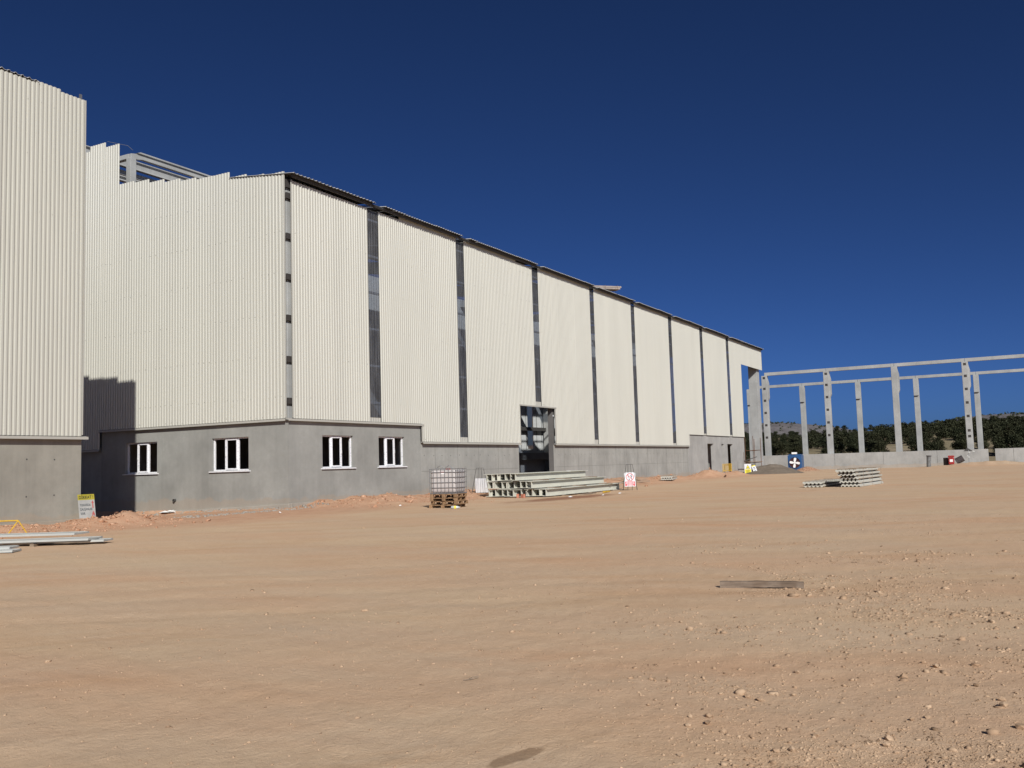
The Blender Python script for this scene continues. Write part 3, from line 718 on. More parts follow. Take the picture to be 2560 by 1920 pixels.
# ------------------------------------------------------------------ trees beyond
def make_tree_meshes(n):
    outl = []
    for i in range(n):
        rg = np.random.default_rng(100+i)
        hgt = 1.0; lob = []
        nl = 9+i % 4
        for k in range(nl):
            a = rg.uniform(0, 6.28); rad = rg.uniform(.05, .34)*(1 if k else 0); z = rg.uniform(.14, .86)
            rad *= 1-.62*max(0, z-.3)/.6
            lob.append((rad*math.cos(a), rad*math.sin(a), z, rg.uniform(.13, .24)*(1.15-.45*z)))
        lob.append((0, 0, .82, .16)); lob.append((rg.uniform(-.1, .1), rg.uniform(-.1, .1), .35, .25))
        vs = []; fs = []
        for (cx, cy, cz, r) in lob:
            m = int(900*r)
            d = rg.normal(size=(m, 3)); d /= np.linalg.norm(d, axis=1)[:, None]
            p = np.array([cx, cy, cz])+d*r*rg.uniform(.45, 1.08, (m, 1))*np.array([1.1, 1.1, .85])
            p = p[p[:, 2] > .02]; m = len(p); s_ = rg.uniform(.022, .055, (m, 1))
            e1 = rg.normal(size=(m, 3)); e1 /= np.linalg.norm(e1, axis=1)[:, None]; e2 = rg.normal(size=(m, 3)); e2 /= np.linalg.norm(e2, axis=1)[:, None]
            vs.append(np.stack([p-e1*s_, p+e1*s_*.6+e2*s_*.5, p+e2*s_, p-e2*s_*.6+e1*s_*.2], 1).reshape(-1, 3))
        vs = np.concatenate(vs); fs = np.arange(len(vs)).reshape(-1, 4)
        crown = raw_mesh('crown', vs, fs, M['leaf'])
        tb = MB().bar((0, 0, -.06), (.02, .01, .3), .035, 6, .025).bar((.02, .01, .3), (-.03, .04, .62), .025, 5, .012).bar((.02, .01, .28), (.14, -.05, .52), .017, 5, .008).bar((0, 0, .22), (-.13, -.09, .45), .016, 5, .008)
        outl.append((crown, tb.mesh('trunk', M['bark'])))
    return outl
TM = make_tree_meshes(8)
rt_ = random.Random(5); placed = []
def plant(x, y, h, lab, grp):
    v = TM[rt_.randrange(len(TM))]
    t = thing('evergreen_tree', lab, 'tree', (x, y, hz(x, y)-.05), rt_.uniform(0, 6.28), grp)
    t.scale = (h*rt_.uniform(1.15, 1.5), h*rt_.uniform(1.15, 1.5), h)
    obj('crown', v[0], t); obj('trunk', v[1], t)
cnt = 0
while cnt < 296:
    x = 151+rt_.random()**1.35*205; az = R(rt_.uniform(-1.2, 16)); y = x*math.tan(az)
    if x < 190 and (abs(az-R(6.4)) < R(.6) or abs(az-R(11.2)) < R(.6) or abs(az-R(2.6)) < R(.3)): continue
    if float(fbm(np.array([x*.02]), np.array([y*.03]), 79)[0]) < -.2: continue
    if any((x-a)**2+(y-b)**2 < (1.5+x*.0018)**2 for a, b in placed): continue
    placed.append((x, y)); h = rt_.uniform(1.9, 3.3)
    near = x < 200
    sec = next(t_ for lim, t_ in ((R(2.2), 'right of the last tall column'), (R(5.3), 'left of the last tall column'), (R(8.5), 'between the two middle tall columns'), (R(12.2), 'behind the blue fan cabinet'), (9, 'beside the open end of the hall')) if math.atan2(y, x) < lim)
    plant(x, y, h, ('rounded evergreen close behind the low wall, ' if near else 'dark evergreen up on the far slope, ')+sec,
          ('evergreens close behind the wall, ' if near else 'evergreens on the far slope, ')+sec); cnt += 1
# the rest of the wood on the slope, too many to count: one mass
gv = []; cr = [np.array([v.co[:] for v in m_[0].vertices]).reshape(-1, 4, 3) for m_ in TM]
gp = []
while len(gp) < 420:
    x = 190+rt_.random()*230; y = x*math.tan(R(rt_.uniform(-1.5, 17)))
    if float(fbm(np.array([x*.02]), np.array([y*.03]), 83)[0]) < -.1: continue
    if any((x-a)**2+(y-b)**2 < 9 for a, b in placed): continue
    gp.append((x, y))
gz = height(np.array([a for a, b in gp]), np.array([b for a, b in gp]))
for (x, y), z in zip(gp, gz):
    c_ = cr[rt_.randrange(8)]; c_ = c_[rng.choice(len(c_), 420, replace=False)]; mid_ = c_.mean(1, keepdims=True); c_ = mid_+(c_-mid_)*1.7
    a = rt_.uniform(0, 6.28); h = rt_.uniform(1.8, 3.2); wd_ = h*rt_.uniform(1.15, 1.5); X_ = c_[..., 0]*math.cos(a)-c_[..., 1]*math.sin(a); Y_ = c_[..., 0]*math.sin(a)+c_[..., 1]*math.cos(a)
    gv.append(np.stack([X_*wd_+x, Y_*wd_+y, c_[..., 2]*h+z-.05], -1).reshape(-1, 3))
gv = np.concatenate(gv); o = obj('hillside_wood', raw_mesh('hillside_wood', gv, np.arange(len(gv)).reshape(-1, 4), M['leaf'])); tag(o, 'dense dark wood of low evergreens covering the far slope', 'wood', kind='stuff')
# scattered shrubs on the far rocky hills: one mass
sv = []; sf = []
sp_ = [((rt_.gauss(1000, 90), rt_.gauss(272, 120)) if k % 3 else (rt_.gauss(760, 60), rt_.gauss(25, 60))) for k in range(900)]
sz_ = height(np.array([a for a, b in sp_]), np.array([b for a, b in sp_]))
for (x, y), z in zip(sp_, sz_):
    r = rt_.uniform(.6, 1.5)
    for m in range(9):
        c0 = np.array([x, y, z+r*.4])+np.array([rt_.gauss(0, .4), rt_.gauss(0, .5), rt_.uniform(-.2, .5)])*r
        e = np.array([rt_.gauss(0, 1), rt_.gauss(0, 1), rt_.gauss(0, 1)])*r*.4; g = np.array([rt_.gauss(0, 1), rt_.gauss(0, 1), rt_.gauss(0, 1)])*r*.4
        b = len(sv); sv += [c0-e, c0+g, c0+e, c0-g]; sf.append((b, b+1, b+2, b+3))
o = obj('far_shrubs', raw_mesh('far_shrubs', np.array(sv), np.array(sf), M['leaf'])); tag(o, 'dark shrubs dotted over the distant grey rocky hills', 'shrubs', kind='stuff')

# ------------------------------------------------------------------ steel beam stack
def i_section(h=.36, b=.362, tf=.022, tw=.016):
    return [(-b/2, 0), (b/2, 0), (b/2, tf), (tw/2, tf), (tw/2, h-tf), (b/2, h-tf), (b/2, h), (-b/2, h), (-b/2, h-tf), (-tw/2, h-tf), (-tw/2, tf), (-b/2, tf)]
def ibeam(x, y, z, L, rz, label, plates):
    t = thing('steel_beam', label, 'beam', (x, y, z), rz, 'painted steel beams in the stack')
    MB().prism(i_section()[::-1], 'x', 0, L).build('profile', M['beam'], t)
    for px, s in plates:
        MB().box(px, px+.012, .012*s if s > 0 else -.13, .13 if s > 0 else -.012, .024, .336).build('stiffener', M['beam'], t)
        if random.random() < .6: MB().box(px+.02, px+.5, .012*s if s > 0 else -.14, .14 if s > 0 else -.012, .17, .185).build('stiffener', M['beam'], t)
tiers = [(10, 21.74, .378, 10.2, .06, 'bottom'), (8, 22.52, .375, 9.6, .47, 'middle'), (6, 23.42, .375, 9.0, .88, 'top')]
ords = ['outermost beam nearest the yard', 'second beam from the yard side', 'third beam from the yard side', 'fourth beam from the yard side', 'fifth beam from the yard side', 'sixth beam from the yard side', 'seventh beam from the yard side', 'eighth beam from the yard side', 'ninth beam from the yard side', 'innermost beam nearest the wall']
for n, y0, st, L, z, nm in tiers:
    for k in range(n):
        lab = ords[k] if k < n-1 else ords[9]
        pl = [(random.uniform(.02, .3), random.choice((-1, 1)))] if (k and random.random() < .65) else []
        if k == 0 and nm == 'bottom': pl = [(L-.35, -1)]
        ibeam(42.75+random.uniform(-.12, .12)+(.1 if k else 0), y0+k*st+random.uniform(-.015, .015), z+.012*math.sin(k*1.1), L+random.uniform(-.1, .1), R(random.uniform(-.15, .15)+1.0), 'cream I-beam in the '+nm+' layer of the stack, '+lab, pl)
for i, (z, ya, yb, xs) in enumerate(((.43, 21.7, 25.4, (44.3, 47.5, 51.2)), (.84, 22.5, 25.5, (44.5, 47.3, 50.8)), (.0, 21.6, 25.6, (44.5, 48, 51.6)))):
    for j, x in enumerate(xs):
        t = MB().box(-.08, .08, 0, yb-ya, 0, .045 if z else .06).build('timber_spacer', M['wood'], None, (x, ya-.06, z-.003 if z else 0), R(random.uniform(-3, 3)), bevel=.004)
        tag(t, 'wooden spacer %s, %s along its length' % (('between the bottom and middle beam layers', 'between the middle and top beam layers', 'under the bottom beam layer')[i], ('near the left end', 'in the middle', 'near the right end')[j]), 'timber', 'timber spacers in the beam stack')
t = MB().box(-.6, .6, -.07, .07, 0, .07).build('timber_offcut', M['yellow'], None, (48.6, 20.9, hz(48.6, 20.9)+.01), R(9), bevel=.005); tag(t, 'yellow timber lying on the dirt beside the stacked beams', 'timber')
t = MB().box(-1.1, 1.1, -.09, .09, 0, .05).build('timber_offcut', M['wood'], None, (46.6, 21.1, hz(46.6, 21.1)+.01), R(5), bevel=.005); tag(t, 'grey weathered plank lying along the foot of the stacked beams', 'timber')
t = MB().box(-.18, .18, -.12, .12, 0, .015).add([(-.18, -.12, .015), (.18, -.12, .015), (.22, .05, .14)], [(0, 1, 2)]).build('paper_scrap', M['white'], None, (49.4, 23.6, 1.245), R(30)); tag(t, 'small white scrap lying on the top layer of beams', 'scrap')
for i, (x, y) in enumerate(((42.3, 23.1), (42.2, 22.75))):
    t = MB().box(-.11, .11, -.06, .06, 0, .2).build('brick', M['brick'], None, (x, y, hz(x, y)), R(20+50*i), bevel=.006); tag(t, 'red brick standing before the beam ends, %s one' % ('left', 'right')[i], 'brick', 'bricks before the beam ends')

# ------------------------------------------------------------------ tank on pallets
def pallet(loc, rz, label):
    t = thing('pallet', label, 'pallet', loc, rz, 'pallets under the tank')
    for i in range(5): MB().box(-.5, .5, -.6+i*.265, -.6+i*.265+.14, .122, .144).build('deck_board', M['wood_pallet'], t, bevel=.003)
    for i in range(3): MB().box(-.5+i*.45, -.5+i*.45+.10, -.6, .6, .10, .1215).build('stringer', M['wood_pallet'], t, bevel=.003)
    for i in range(3):
        for j in range(3): MB().box(-.5+i*.45, -.5+i*.45+.10, -.6+j*.53, -.6+j*.53+.14, .0225, .0995).build('block', M['wood_pallet'], t, bevel=.003)
    for j in range(3): MB().box(-.5, .5, -.6+j*.53, -.6+j*.53+.14, 0, .022).build('bottom_board', M['wood_pallet'], t, bevel=.003)
TX0, TY0 = 32.85, 21.2; tz = hz(TX0-.3, TY0)+.0
pallet((TX0, TY0+.08, tz), R(10), 'broken wooden pallet at the bottom of the pile under the caged tank')
pallet((TX0+.04, TY0-.02, tz+.145), R(4), 'wooden pallet second from the ground under the caged tank')
pallet((TX0-.02, TY0+.03, tz+.29), R(12), 'wooden pallet third from the ground under the caged tank')
pallet((TX0, TY0, tz+.435), R(7), 'wooden pallet directly under the caged tank')
tk = thing('liquid_container', 'white plastic tank in a grey wire cage standing on wooden pallets', 'container', (TX0, TY0, tz+.58), R(7))
tkm = MB(); tkm.box(-.475, .475, -.57, .57, .04, .985).build('bladder', M['tank'], tk, bevel=.09)
MB().lathe([(.10, .985), (.11, .99), (.11, 1.035), (.09, 1.04)], 14).build('lid', M['red'], tk)
MB().box(-.484, -.477, -.05, .12, .80, .90).build('label_plate', M['white'], tk)
MB().box(-.488, -.485, -.05, .12, .855, .90).build('label_band', M['sign_red'], tk)
cg = MB(); a, b = .5, .6
for z in (.03, .25, .46, .67, .88, 1.02): cg.path([(-a, -b, z), (a, -b, z), (a, b, z), (-a, b, z)], .013, 5, True)
for k in range(8):
    y = -b+k*2*b/7; cg.bar((-a, y, 0), (-a, y, 1.03), .011, 5); cg.bar((a, y, 0), (a, y, 1.03), .011, 5)
for k in range(1, 6):
    x = -a+k*2*a/6; cg.bar((x, -b, 0), (x, -b, 1.03), .011, 5); cg.bar((x, b, 0), (x, b, 1.03), .011, 5)
cg.build('cage', M['steel'], tk)
hb = MB()
for s in (-.2, .2): hb.path([(-.3, s-.19, 1.03), (-.3, s, 1.16), (-.3, s+.19, 1.03)], .012, 5)
hb.build('top_bar', M['steel'], tk)
MB().box(-.5, .5, -.6, .6, -.002, .03).build('tray', M['steel'], tk)
bt = thing('plastic_bottle', 'clear bottle with yellow label lying against the pallets', 'bottle', (32.0, 20.35, hz(32, 20.35)+.06), R(-60))
prof = [(.03, -.17), (.06, -.16), (.062, .07), (.05, .12), (.02, .17), (.02, .2)]
bm = MB().lathe(prof, 12); bm.v = [(z, x, y) for x, y, z in bm.v]; bm.build('body', M['bottle'], bt, smooth=True)
lm = MB().lathe([(.064, -.05), (.064, .04)], 12); lm.v = [(z, x, y) for x, y, z in lm.v]; lm.build('wrapper', M['cap_yellow'], bt)

# ------------------------------------------------------------------ signs
def on_board(me, name, par, x, z, d=-.006):
    """lettering standing on a board in the local XZ plane facing -Y"""
    o = obj(name, me, par, (x, d, z)); o.rotation_euler = (math.pi/2, 0, 0); return o
sg = thing('warning_sign', 'white board with yellow DİKKAT heading leaning at the left hall corner', 'sign', (21.74, 29.45, .17), R(-4)); sg.rotation_euler = (R(-9), 0, R(-3))
W_, H_ = .64, .92
MB().box(0, W_, 0, .012, 0, H_-.2).build('board', M['dusty_white'], sg)
MB().box(0, W_, -.001, .012, H_-.1995, H_).build('heading_panel', M['dusty_yellow'], sg)
on_board(TXT['DİKKAT !'], 'lettering', sg, .04, H_-.155)
for i, tx in enumerate(('YUKARIDA', 'ÇALIŞANLAR', 'VAR')):
    on_board(TXT[tx], 'lettering', sg, .05, .50-i*.15)
ar = MB()
def flat(mb, pts, d=-.004): mb.add([(x, d, z) for x, z in pts]+[(x, d+.003, z) for x, z in pts], [tuple(range(len(pts)))]+[(i, (i+1) % len(pts), len(pts)+(i+1) % len(pts), len(pts)+i) for i in range(len(pts))])
flat(ar, [(.535, .42), (.575, .42), (.575, .60), (.605, .60), (.555, .70), (.505, .60), (.535, .60)]); flat(ar, [(.505, .12), (.555, .19), (.605, .12), (.605, .22), (.555, .32), (.505, .22)])
ar.build('arrow', M['arrow'], sg)

def a_frame(name, label, loc, rz, w_top=.36, w_bot=.8, h=1.35, spread=.42, lean=0.):
    t = thing(name, label, 'sign', loc, rz)
    f = MB()
    for s in (-1, 1):
        f.path([(-w_bot/2, s*spread, 0), (-w_top/2, s*.03, h), (w_top/2, s*.03, h), (w_bot/2, s*spread, 0)], .011, 5)
        f.bar((-w_bot*.16, s*spread, 0), (-w_top*.2, s*.03, h), .008, 5); f.bar((w_bot*.16, s*spread, 0), (w_top*.2, s*.03, h), .008, 5)
    f.build('stand', M['steel_dark'], t)
    return t
def tilt_board(t, w, h, y0, zb, mats_fn, s=-1, ang=15.):
    """a plate hung on the side s of the stand"""
    bd = obj('board', None, t, (0, s*y0, zb)); bd.rotation_euler = (R(-ang), 0, 0 if s < 0 else math.pi)
    mats_fn(bd, w, h); return bd
def circle(cx, cz, r, n=28): return [(cx+r*math.cos(2*math.pi*k/n), cz+r*math.sin(2*math.pi*k/n)) for k in range(n)]
def prohib(bd, w, h):
    pl = [(-w/2, 0), (w/2, 0), (w/2, h-.06), (w/2-.06, h), (-w/2+.06, h), (-w/2, h-.06)]
    MB().prism(pl[::-1], 'y', 0, .012).build('plate', M['sign_white'], bd)
    m = MB(); oc = circle(0, h*.66, .235); ic = circle(0, h*.66, .195); n = len(oc)
    m.add([(x, -.006, z) for x, z in oc+ic], [(k, (k+1) % n, n+(k+1) % n, n+k) for k in range(n)])
    flat(m, [(-.155, h*.66+.125), (-.125, h*.66+.155), (.155, h*.66-.125), (.125, h*.66-.155)], -.0055); m.build('prohibition_ring', M['sign_red'], bd)
    k = MB()
    for x, z, r in ((-.03, -.11, .03), (.07, .07, .035), (.12, .02, .03), (-.10, .01, .03), (.02, .1, .02)): flat(k, circle(x, h*.66+z, r, 8), -.004)
    flat(k, [(-.05, h*.66-.17), (-.01, h*.66-.17), (-.01, h*.66-.12), (-.05, h*.66-.12)], -.004); k.build('pictogram', M['ink'], bd)
    r_ = MB(); flat(r_, [(-w/2+.03, .03), (w/2-.03, .03), (w/2-.03, h*.36), (-w/2+.03, h*.36)], -.003); r_.build('text_panel', M['sign_red'], bd)
    tl = MB()
    for i, (a, b) in enumerate(((-.23, .23), (-.25, .25), (-.17, .17), (-.19, .19))):
        z = h*.33-.065*(i+1)+.02; x = a
        while x < b-.02:
            ww = random.uniform(.02, .04); flat(tl, [(x, z), (min(b, x+ww), z), (min(b, x+ww), z+.035), (x, z+.035)], -.0062); x += ww+.008
    tl.build('text_lines', M['sign_white'], bd)
p = a_frame('prohibition_sign', 'red and white prohibition sign on a wire stand beside the steel beams', (51.75, 20.75, hz(51.75, 20.75)), R(-66), w_bot=.82, h=1.5)
tilt_board(p, .64, .84, .36, .22, prohib, -1, 15.5); 
tilt_board(p, .64, .84, .36, .22, prohib, 1, 15.5)
p = a_frame('sign_stand', 'wire sign stand with a blank white board between the tank and the beams', (45.1, 27.0, hz(45.1, 27)), R(-58), w_top=.4, w_bot=.95, h=1.42)
bd = obj('board', None, p, (.1, .30, .05)); bd.rotation_euler = (R(14), 0, 0)
MB().box(-.36, .36, -.006, .006, 0, .82).build('plate', M['sign_white'], bd)
def hazard(bd, w, h):
    MB().box(-w/2, w/2, 0, .012, 0, h).build('plate', M['sign_white'], bd)
    m = MB(); flat(m, [(-.23, h*.52), (.23, h*.52), (0, h*.93)], -.004); m.build('hazard_triangle', M['ink'], bd)
    m = MB(); flat(m, [(-.185, h*.545), (.185, h*.545), (0, h*.875)], -.007); flat(m, [(-w/2+.04, .03), (w/2-.04, .03), (w/2-.04, h*.47), (-w/2+.04, h*.47)], -.004); m.build('yellow_field', M['sign_yellow'], bd)
    m = MB()
    for x, z, r in ((0, .18, .035), (-.06, .1, .035), (.06, .1, .035)): flat(m, circle(x, h*.52+z, r, 8), -.010)
    for i, (a, b) in enumerate(((-.17, .17), (-.2, .2), (-.16, .16), (-.2, .2))):
        z = h*.46-.1*(i+1); x = a
        while x < b-.02:
            ww = random.uniform(.025, .05); flat(m, [(x, z), (min(b, x+ww), z), (min(b, x+ww), z+.05), (x, z+.05)], -.0082); x += ww+.012
    m.build('print', M['ink'], bd)
gy = hz(101, 26.6)
hs = thing('hazard_sign', 'yellow and white hazard triangle sign in front of the grey sand heap', 'sign', (100.6, 26.75, gy), R(-74)); hs.rotation_euler = (R(-6), 0, R(-74))
hb_ = obj('board', None, hs, (0, 0, .05)); hazard(hb_, .72, 1.08)
MB().bar((-.3, .02, 0), (-.3, .02, 1.0), .012, 5).bar((.3, .02, 0), (.3, .02, 1.0), .012, 5).bar((-.3, .02, .9), (-.3, .5, 0), .012, 5).bar((.3, .02, .9), (.3, .5, 0), .012, 5).build('stand', M['steel_dark'], hs)
hs = thing('notice_board', 'narrow white notice board leaning askew beside the hazard sign', 'sign', (100.9, 25.95, gy+.05)); hs.rotation_euler = (R(-12), R(-17), R(-70))
MB().box(-.2, .2, 0, .012, 0, .95).build('plate', M['sign_white'], hs); MB().box(-.2, .2, -.003, .0, .86, .95).build('yellow_band', M['sign_yellow'], hs)
m = MB(); [flat(m, [(-.1, z), (.1, z), (.1, z+.07), (-.1, z+.07)], -.005) for z in (.3, .52, .68)]; m.build('print', M['ink_grey'], hs)

# ------------------------------------------------------------------ cladding bundles
def bundle(name, label, loc, rz, layers, L, W=1.0, gap=.06, mat='sheet'):
    t = thing(name, label, 'panel bundle', loc, rz, 'bundles of cladding panels'); z = 0
    for i, (dx, dy, flip) in enumerate(layers):
        pr = rib_profile(W, .2, .05, .36, .15); th = .085
        top = [(u, d+th) for u, d in pr]
        if flip: top = [(u, th+.05-d) for u, d in pr]; poly = [(0, 0)]+[(u, .05-d) for u, d in pr][1:-1]+[(W, 0)]; poly = [(u, .05-d) for u, d in pr]+top[::-1]
        else: poly = [(u, d) for u, d in pr]+top[::-1]
        mb = MB().prism([(-(u-W/2), v) for u, v in poly], 'x', 0, L)
        for k in range(1, 4): pass
        mb.build('panel', M[mat], t, (dx, dy, z+.02))
        z += .14+gap
        for x in (L*.06, L*.48, L*.93): MB().box(x, x+.07, -W/2+.02, W/2-.02, z-gap+.017, z+.018).build('batten', M['wood'], t, (dx, dy, 0))
    for x in (L*.12, L*.5, L*.9): MB().path([(x, -W/2-.02, 0), (x, W/2+.02, 0), (x, W/2+.02, z-gap+.06), (x, -W/2-.02, z-gap+.06)], .009, 4, True).build('strap', M['wood'], t)
    return t
bundle('panel_bundle', 'tall five-layer bundle of cream corrugated panels on the open yard', (52.0, 8.45, hz(53, 8.4)+.0), R(-4), [(0, 0, 0), (.0, .06, 0), (.0, .04, 1), (-.2, .1, 1), (-.35, .16, 1)], 5.6, 1.0, .05)
bundle('panel_bundle', 'low two-layer bundle of cream panels left of the tall bundle', (52.0, 10.35, hz(53, 10.4)), R(-2), [(0, 0, 1), (-.1, .02, 1)], 5.5, 1.05, .02)
bundle('panel_bundle', 'small short bundle of corrugated panels lying against the long concrete wall', (72.5, 25.9, hz(72.5, 26)+.05), R(14), [(0, 0, 0), (0, 0, 1)], 4.4, .95, .02)
bundle('panel_bundle', 'bundle of brownish panels lying on the roof eave of the long hall', (70.3, 31.2, 15.97), R(-43), [(0, 0, 0), (.12, .03, 0)], 2.7, .95, .0, 'brown_panel')

# ------------------------------------------------------------------ blue fan cabinet
bx_ = thing('fan_cabinet', 'blue metal cabinet with a round four-bladed white fan by the low wall', 'fan unit', (121.4, 26.3, hz(121, 26)), R(4))
MB().box(0, 2.0, -.85, .85, 0, 1.92).build('cabinet', M['blue'], bx_, bevel=.03)
MB().box(.15, 2.1, -.7, .75, 1.925, 2.05).build('lid', M['blue'], bx_, bevel=.02)
m = MB(); oc = circle(0, .98, .74, 32); ic = circle(0, .98, .68, 32); n = 32
m.add([(-.10, y, z) for y, z in oc]+[(-.10, y, z) for y, z in ic]+[(.0, y, z) for y, z in oc], [(k, (k+1) % n, n+(k+1) % n, n+k) for k in range(n)]+[(k, (k+1) % n, 2*n+(k+1) % n, 2*n+k) for k in range(n)]); m.build('fan_ring', M['blue'], bx_)
m = MB(); m.add([(-.012, y, z) for y, z in ic], [tuple(range(n))]); m.build('fan_recess', M['maroon'], bx_)
for k in range(4):
    a = R(8)+k*math.pi/2; m = MB(); ca, sa = math.cos(a), math.sin(a)
    P = [(.10, -.09), (.34, -.16), (.60, -.13), (.64, .02), (.58, .15), (.30, .13), (.10, .07)]
    fr_ = [(-.08+.05*v, u*ca-v*sa, .98+u*sa+v*ca) for u, v in P]; m.add(fr_+[(x+.02, y, z) for x, y, z in fr_], [tuple(range(7)), tuple(range(13, 6, -1))]+[(i, (i+1) % 7, 7+(i+1) % 7, 7+i) for i in range(7)])
    m.build('blade', M['white'], bx_)
m = MB(); m.bar((-.11, 0, .98), (-.02, 0, .98), .1, 12); m.build('hub', M['white'], bx_)
MB().box(.05, .75, -.25, .35, 2.055, 2.3).build('top_cap', M['white'], bx_, bevel=.03)

# sand heap
def heap(name, label, cat, cx, cy, rx, ry, h, mat, seed):
    n = 46; fs = []
    u, v = np.meshgrid(np.linspace(-1, 1, n+1), np.linspace(-1, 1, n+1), indexing='ij'); rad = np.hypot(u, v); x = cx+u*rx; y = cy+v*ry
    z = height(x, y)+np.maximum(-.12, h*(1-rad**1.15)*(1+.35*fbm(x*.8, y*.8, seed)))+.03*fbm(x*4, y*4, seed)
    vs = [tuple(p) for p in np.stack([x, y, z], -1).reshape(-1, 3)]
    for i in range(n):
        for j in range(n):
            a = i*(n+1)+j; fs.append((a, a+1, a+n+2, a+n+1))
    o = MB().add(vs, fs).build(name, mat, smooth=True); return tag(o, label, cat)
heap('sand_heap', 'grey-brown heap of building sand in front of the blue fan cabinet', 'sand heap', 103.0, 24.9, 3.6, 3.5, 1.05, M['sand'], 61)
heap('earth_heap', 'small mound of pale earth beside the blue fan cabinet', 'earth heap', 117.5, 24.0, 2.4, 1.5, .5, M['clod'], 63)

# barricade before the doors
bc = thing('barricade', 'yellow tube crowd barrier standing before the dark doorways', 'barrier', (94.2, 27.6, hz(94.2, 27.6)), R(5))
m = MB(); m.path([(0, 0, .25), (0, 0, .95), (4.6, 0, .95), (4.6, 0, .25)], .03, 6, True); m.build('frame', M['yellow'], bc)
for k in range(1, 12): MB().bar((k*.385, 0, .27), (k*.385, 0, .93), .018, 5).build('bar', M['yellow'], bc)
MB().path([(.7, -.35, 0), (.7, 0, .28), (.7, .35, 0)], .025, 5).path([(3.9, -.35, 0), (3.9, 0, .28), (3.9, .35, 0)], .025, 5).build('foot', M['yellow'], bc)
m = MB(); m.path([(0, 0, 0), (0, 0, .95), (.12, 0, 1.07), (1.9, 0, 1.07), (2.02, 0, .95), (2.02, 0, 0)], .028, 6)
bo = m.build('hoop_rail', M['rust'], None, (96.9, 28.2, hz(97, 28.2)), R(4)); tag(bo, 'brown tube hoop rail standing behind the yellow barrier', 'rail')
t = MB().box(-2.3, 2.3, -.06, .06, 0, .09).build('steel_bar', M['rust'], None, (88.2, 25.6, hz(88.2, 25.6)+.02), R(16)); tag(t, 'long rusty red bar lying on dirt before the earth mounds', 'bar')
bu = thing('bucket', 'small blue bucket by the first dark doorway', 'bucket', (97.2, 29.2, hz(97.2, 29.2)))
MB().lathe([(.12, 0), (.16, .32), (.17, .33), (.15, .32)], 12).build('pail', M['blue'], bu); MB().path([(-.16, 0, .31), (-.1, 0, .45), (.1, 0, .45), (.16, 0, .31)], .008, 4).build('handle', M['steel'], bu)

# scaffold of bars by the end column
sf_ = thing('scaffold', 'thin steel scaffold bars standing at the open end of the hall', 'scaffold', (112.6, 29.2, 0))
def sp(mb, n, mat='rust'): return mb.build(n, M[mat], sf_, (-112.6, -29.2, 0))
for x, y, z in ((112.0, 30.0, 4.3), (112.4, 29.0, 4.0), (113.8, 29.5, 4.4), (112.2, 28.2, 4.1)): sp(MB().bar((x, y, -.1), (x+.05, y, z), .035, 6), 'upright')
for z in (1.15, 2.6): sp(MB().path([(112.0, 30.0, z), (112.2, 28.2, z+.05), (113.8, 29.4, z)], .03, 6, True), 'ledger')
sp(MB().box(111.9, 113.7, 28.4, 29.7, 1.25, 1.32), 'platform', 'wood')
rf = thing('railing', 'crooked dark railing of bars left of the hazard sign', 'railing', (107.2, 28.9, 0))
for P_ in (((107.2, 28.9, 0), (107.2, 28.9, 2.4)), ((108.6, 28.7, .1), (108.6, 28.7, 1.7))): MB().bar(*P_, .025, 6).build('post', M['rust'], rf, (-107.2, -28.9, 0))
m = MB(); m.bar((107.2, 28.9, 1.4), (110.6, 28.3, 1.85), .05, 4).bar((107.2, 28.9, .12), (110.6, 28.3, .55), .05, 4).bar((107.2, 28.9, 1.4), (108.8, 28.6, .4), .03, 4); m.build('rail', M['steel_dark'], rf, (-107.2, -28.9, 0))
st = thing('stair_flight', 'low dark metal steps behind the hazard sign', 'steps', (108.3, 27.9, 0))
for k in range(3): MB().box(-.2+k*.5, .35+k*.5, -.7, .7, .05+k*.15, .12+k*.15).build('tread', M['steel_dark'], st, (0, 0, hz(108.3, 27.9)))

# drums, pipe and junk by the far wall
dr = thing('oil_drum', 'dark drum standing behind the red canister by the low wall', 'drum', (124.3, 9.0, hz(124, 9)))
MB().lathe([(.40, 0), (.40, .3), (.42, .31), (.40, .33), (.40, .6), (.42, .61), (.40, .63), (.40, .9), (.36, .92)], 18).build('shell', M['drum'], dr, smooth=False)
dr = thing('oil_drum', 'dark drum tipped over on its side right of the red canister', 'drum', (124.1, 7.6, hz(124, 7.6)+.42)); 
m = MB().lathe([(.38, -.45), (.38, -.15), (.40, -.14), (.38, -.12), (.38, .15), (.40, .16), (.38, .18), (.38, .45)], 18); m.build('shell', M['drum'], dr); dr.rotation_euler = (R(62), R(8), 0)
cn = thing('canister', 'red plastic canister with white panel between two dark drums', 'canister', (123.4, 8.45, hz(123.4, 8.45)))
MB().box(-.2, .2, -.3, .3, 0, .85).build('body', M['red'], cn, bevel=.05); MB().box(-.21, -.202, -.18, .16, .3, .6).build('label_plate', M['white'], cn); MB().box(-.22, .22, -.34, .34, .86, 1.05).build('cap', M['red'], cn, bevel=.04)
bn = thing('pipe_stub', 'upright grey pipe with a dark cap by the low wall', 'pipe', (121.0, 10.75, hz(121, 10.75)-.05)); bn.rotation_euler = (R(3), 0, 0)
MB().lathe([(.25, 0), (.24, 1.25), (.2, 1.26)], 14).build('shaft', M['grey_bin'], bn); MB().lathe([(.31, 1.27), (.31, 1.35), (.2, 1.38)], 14).build('cap', M['drum'], bn)
jk = thing('cable_post', 'thin post with white rags and wire before the low wall', 'post', (124.2, 6.6, hz(124.2, 6.6)))
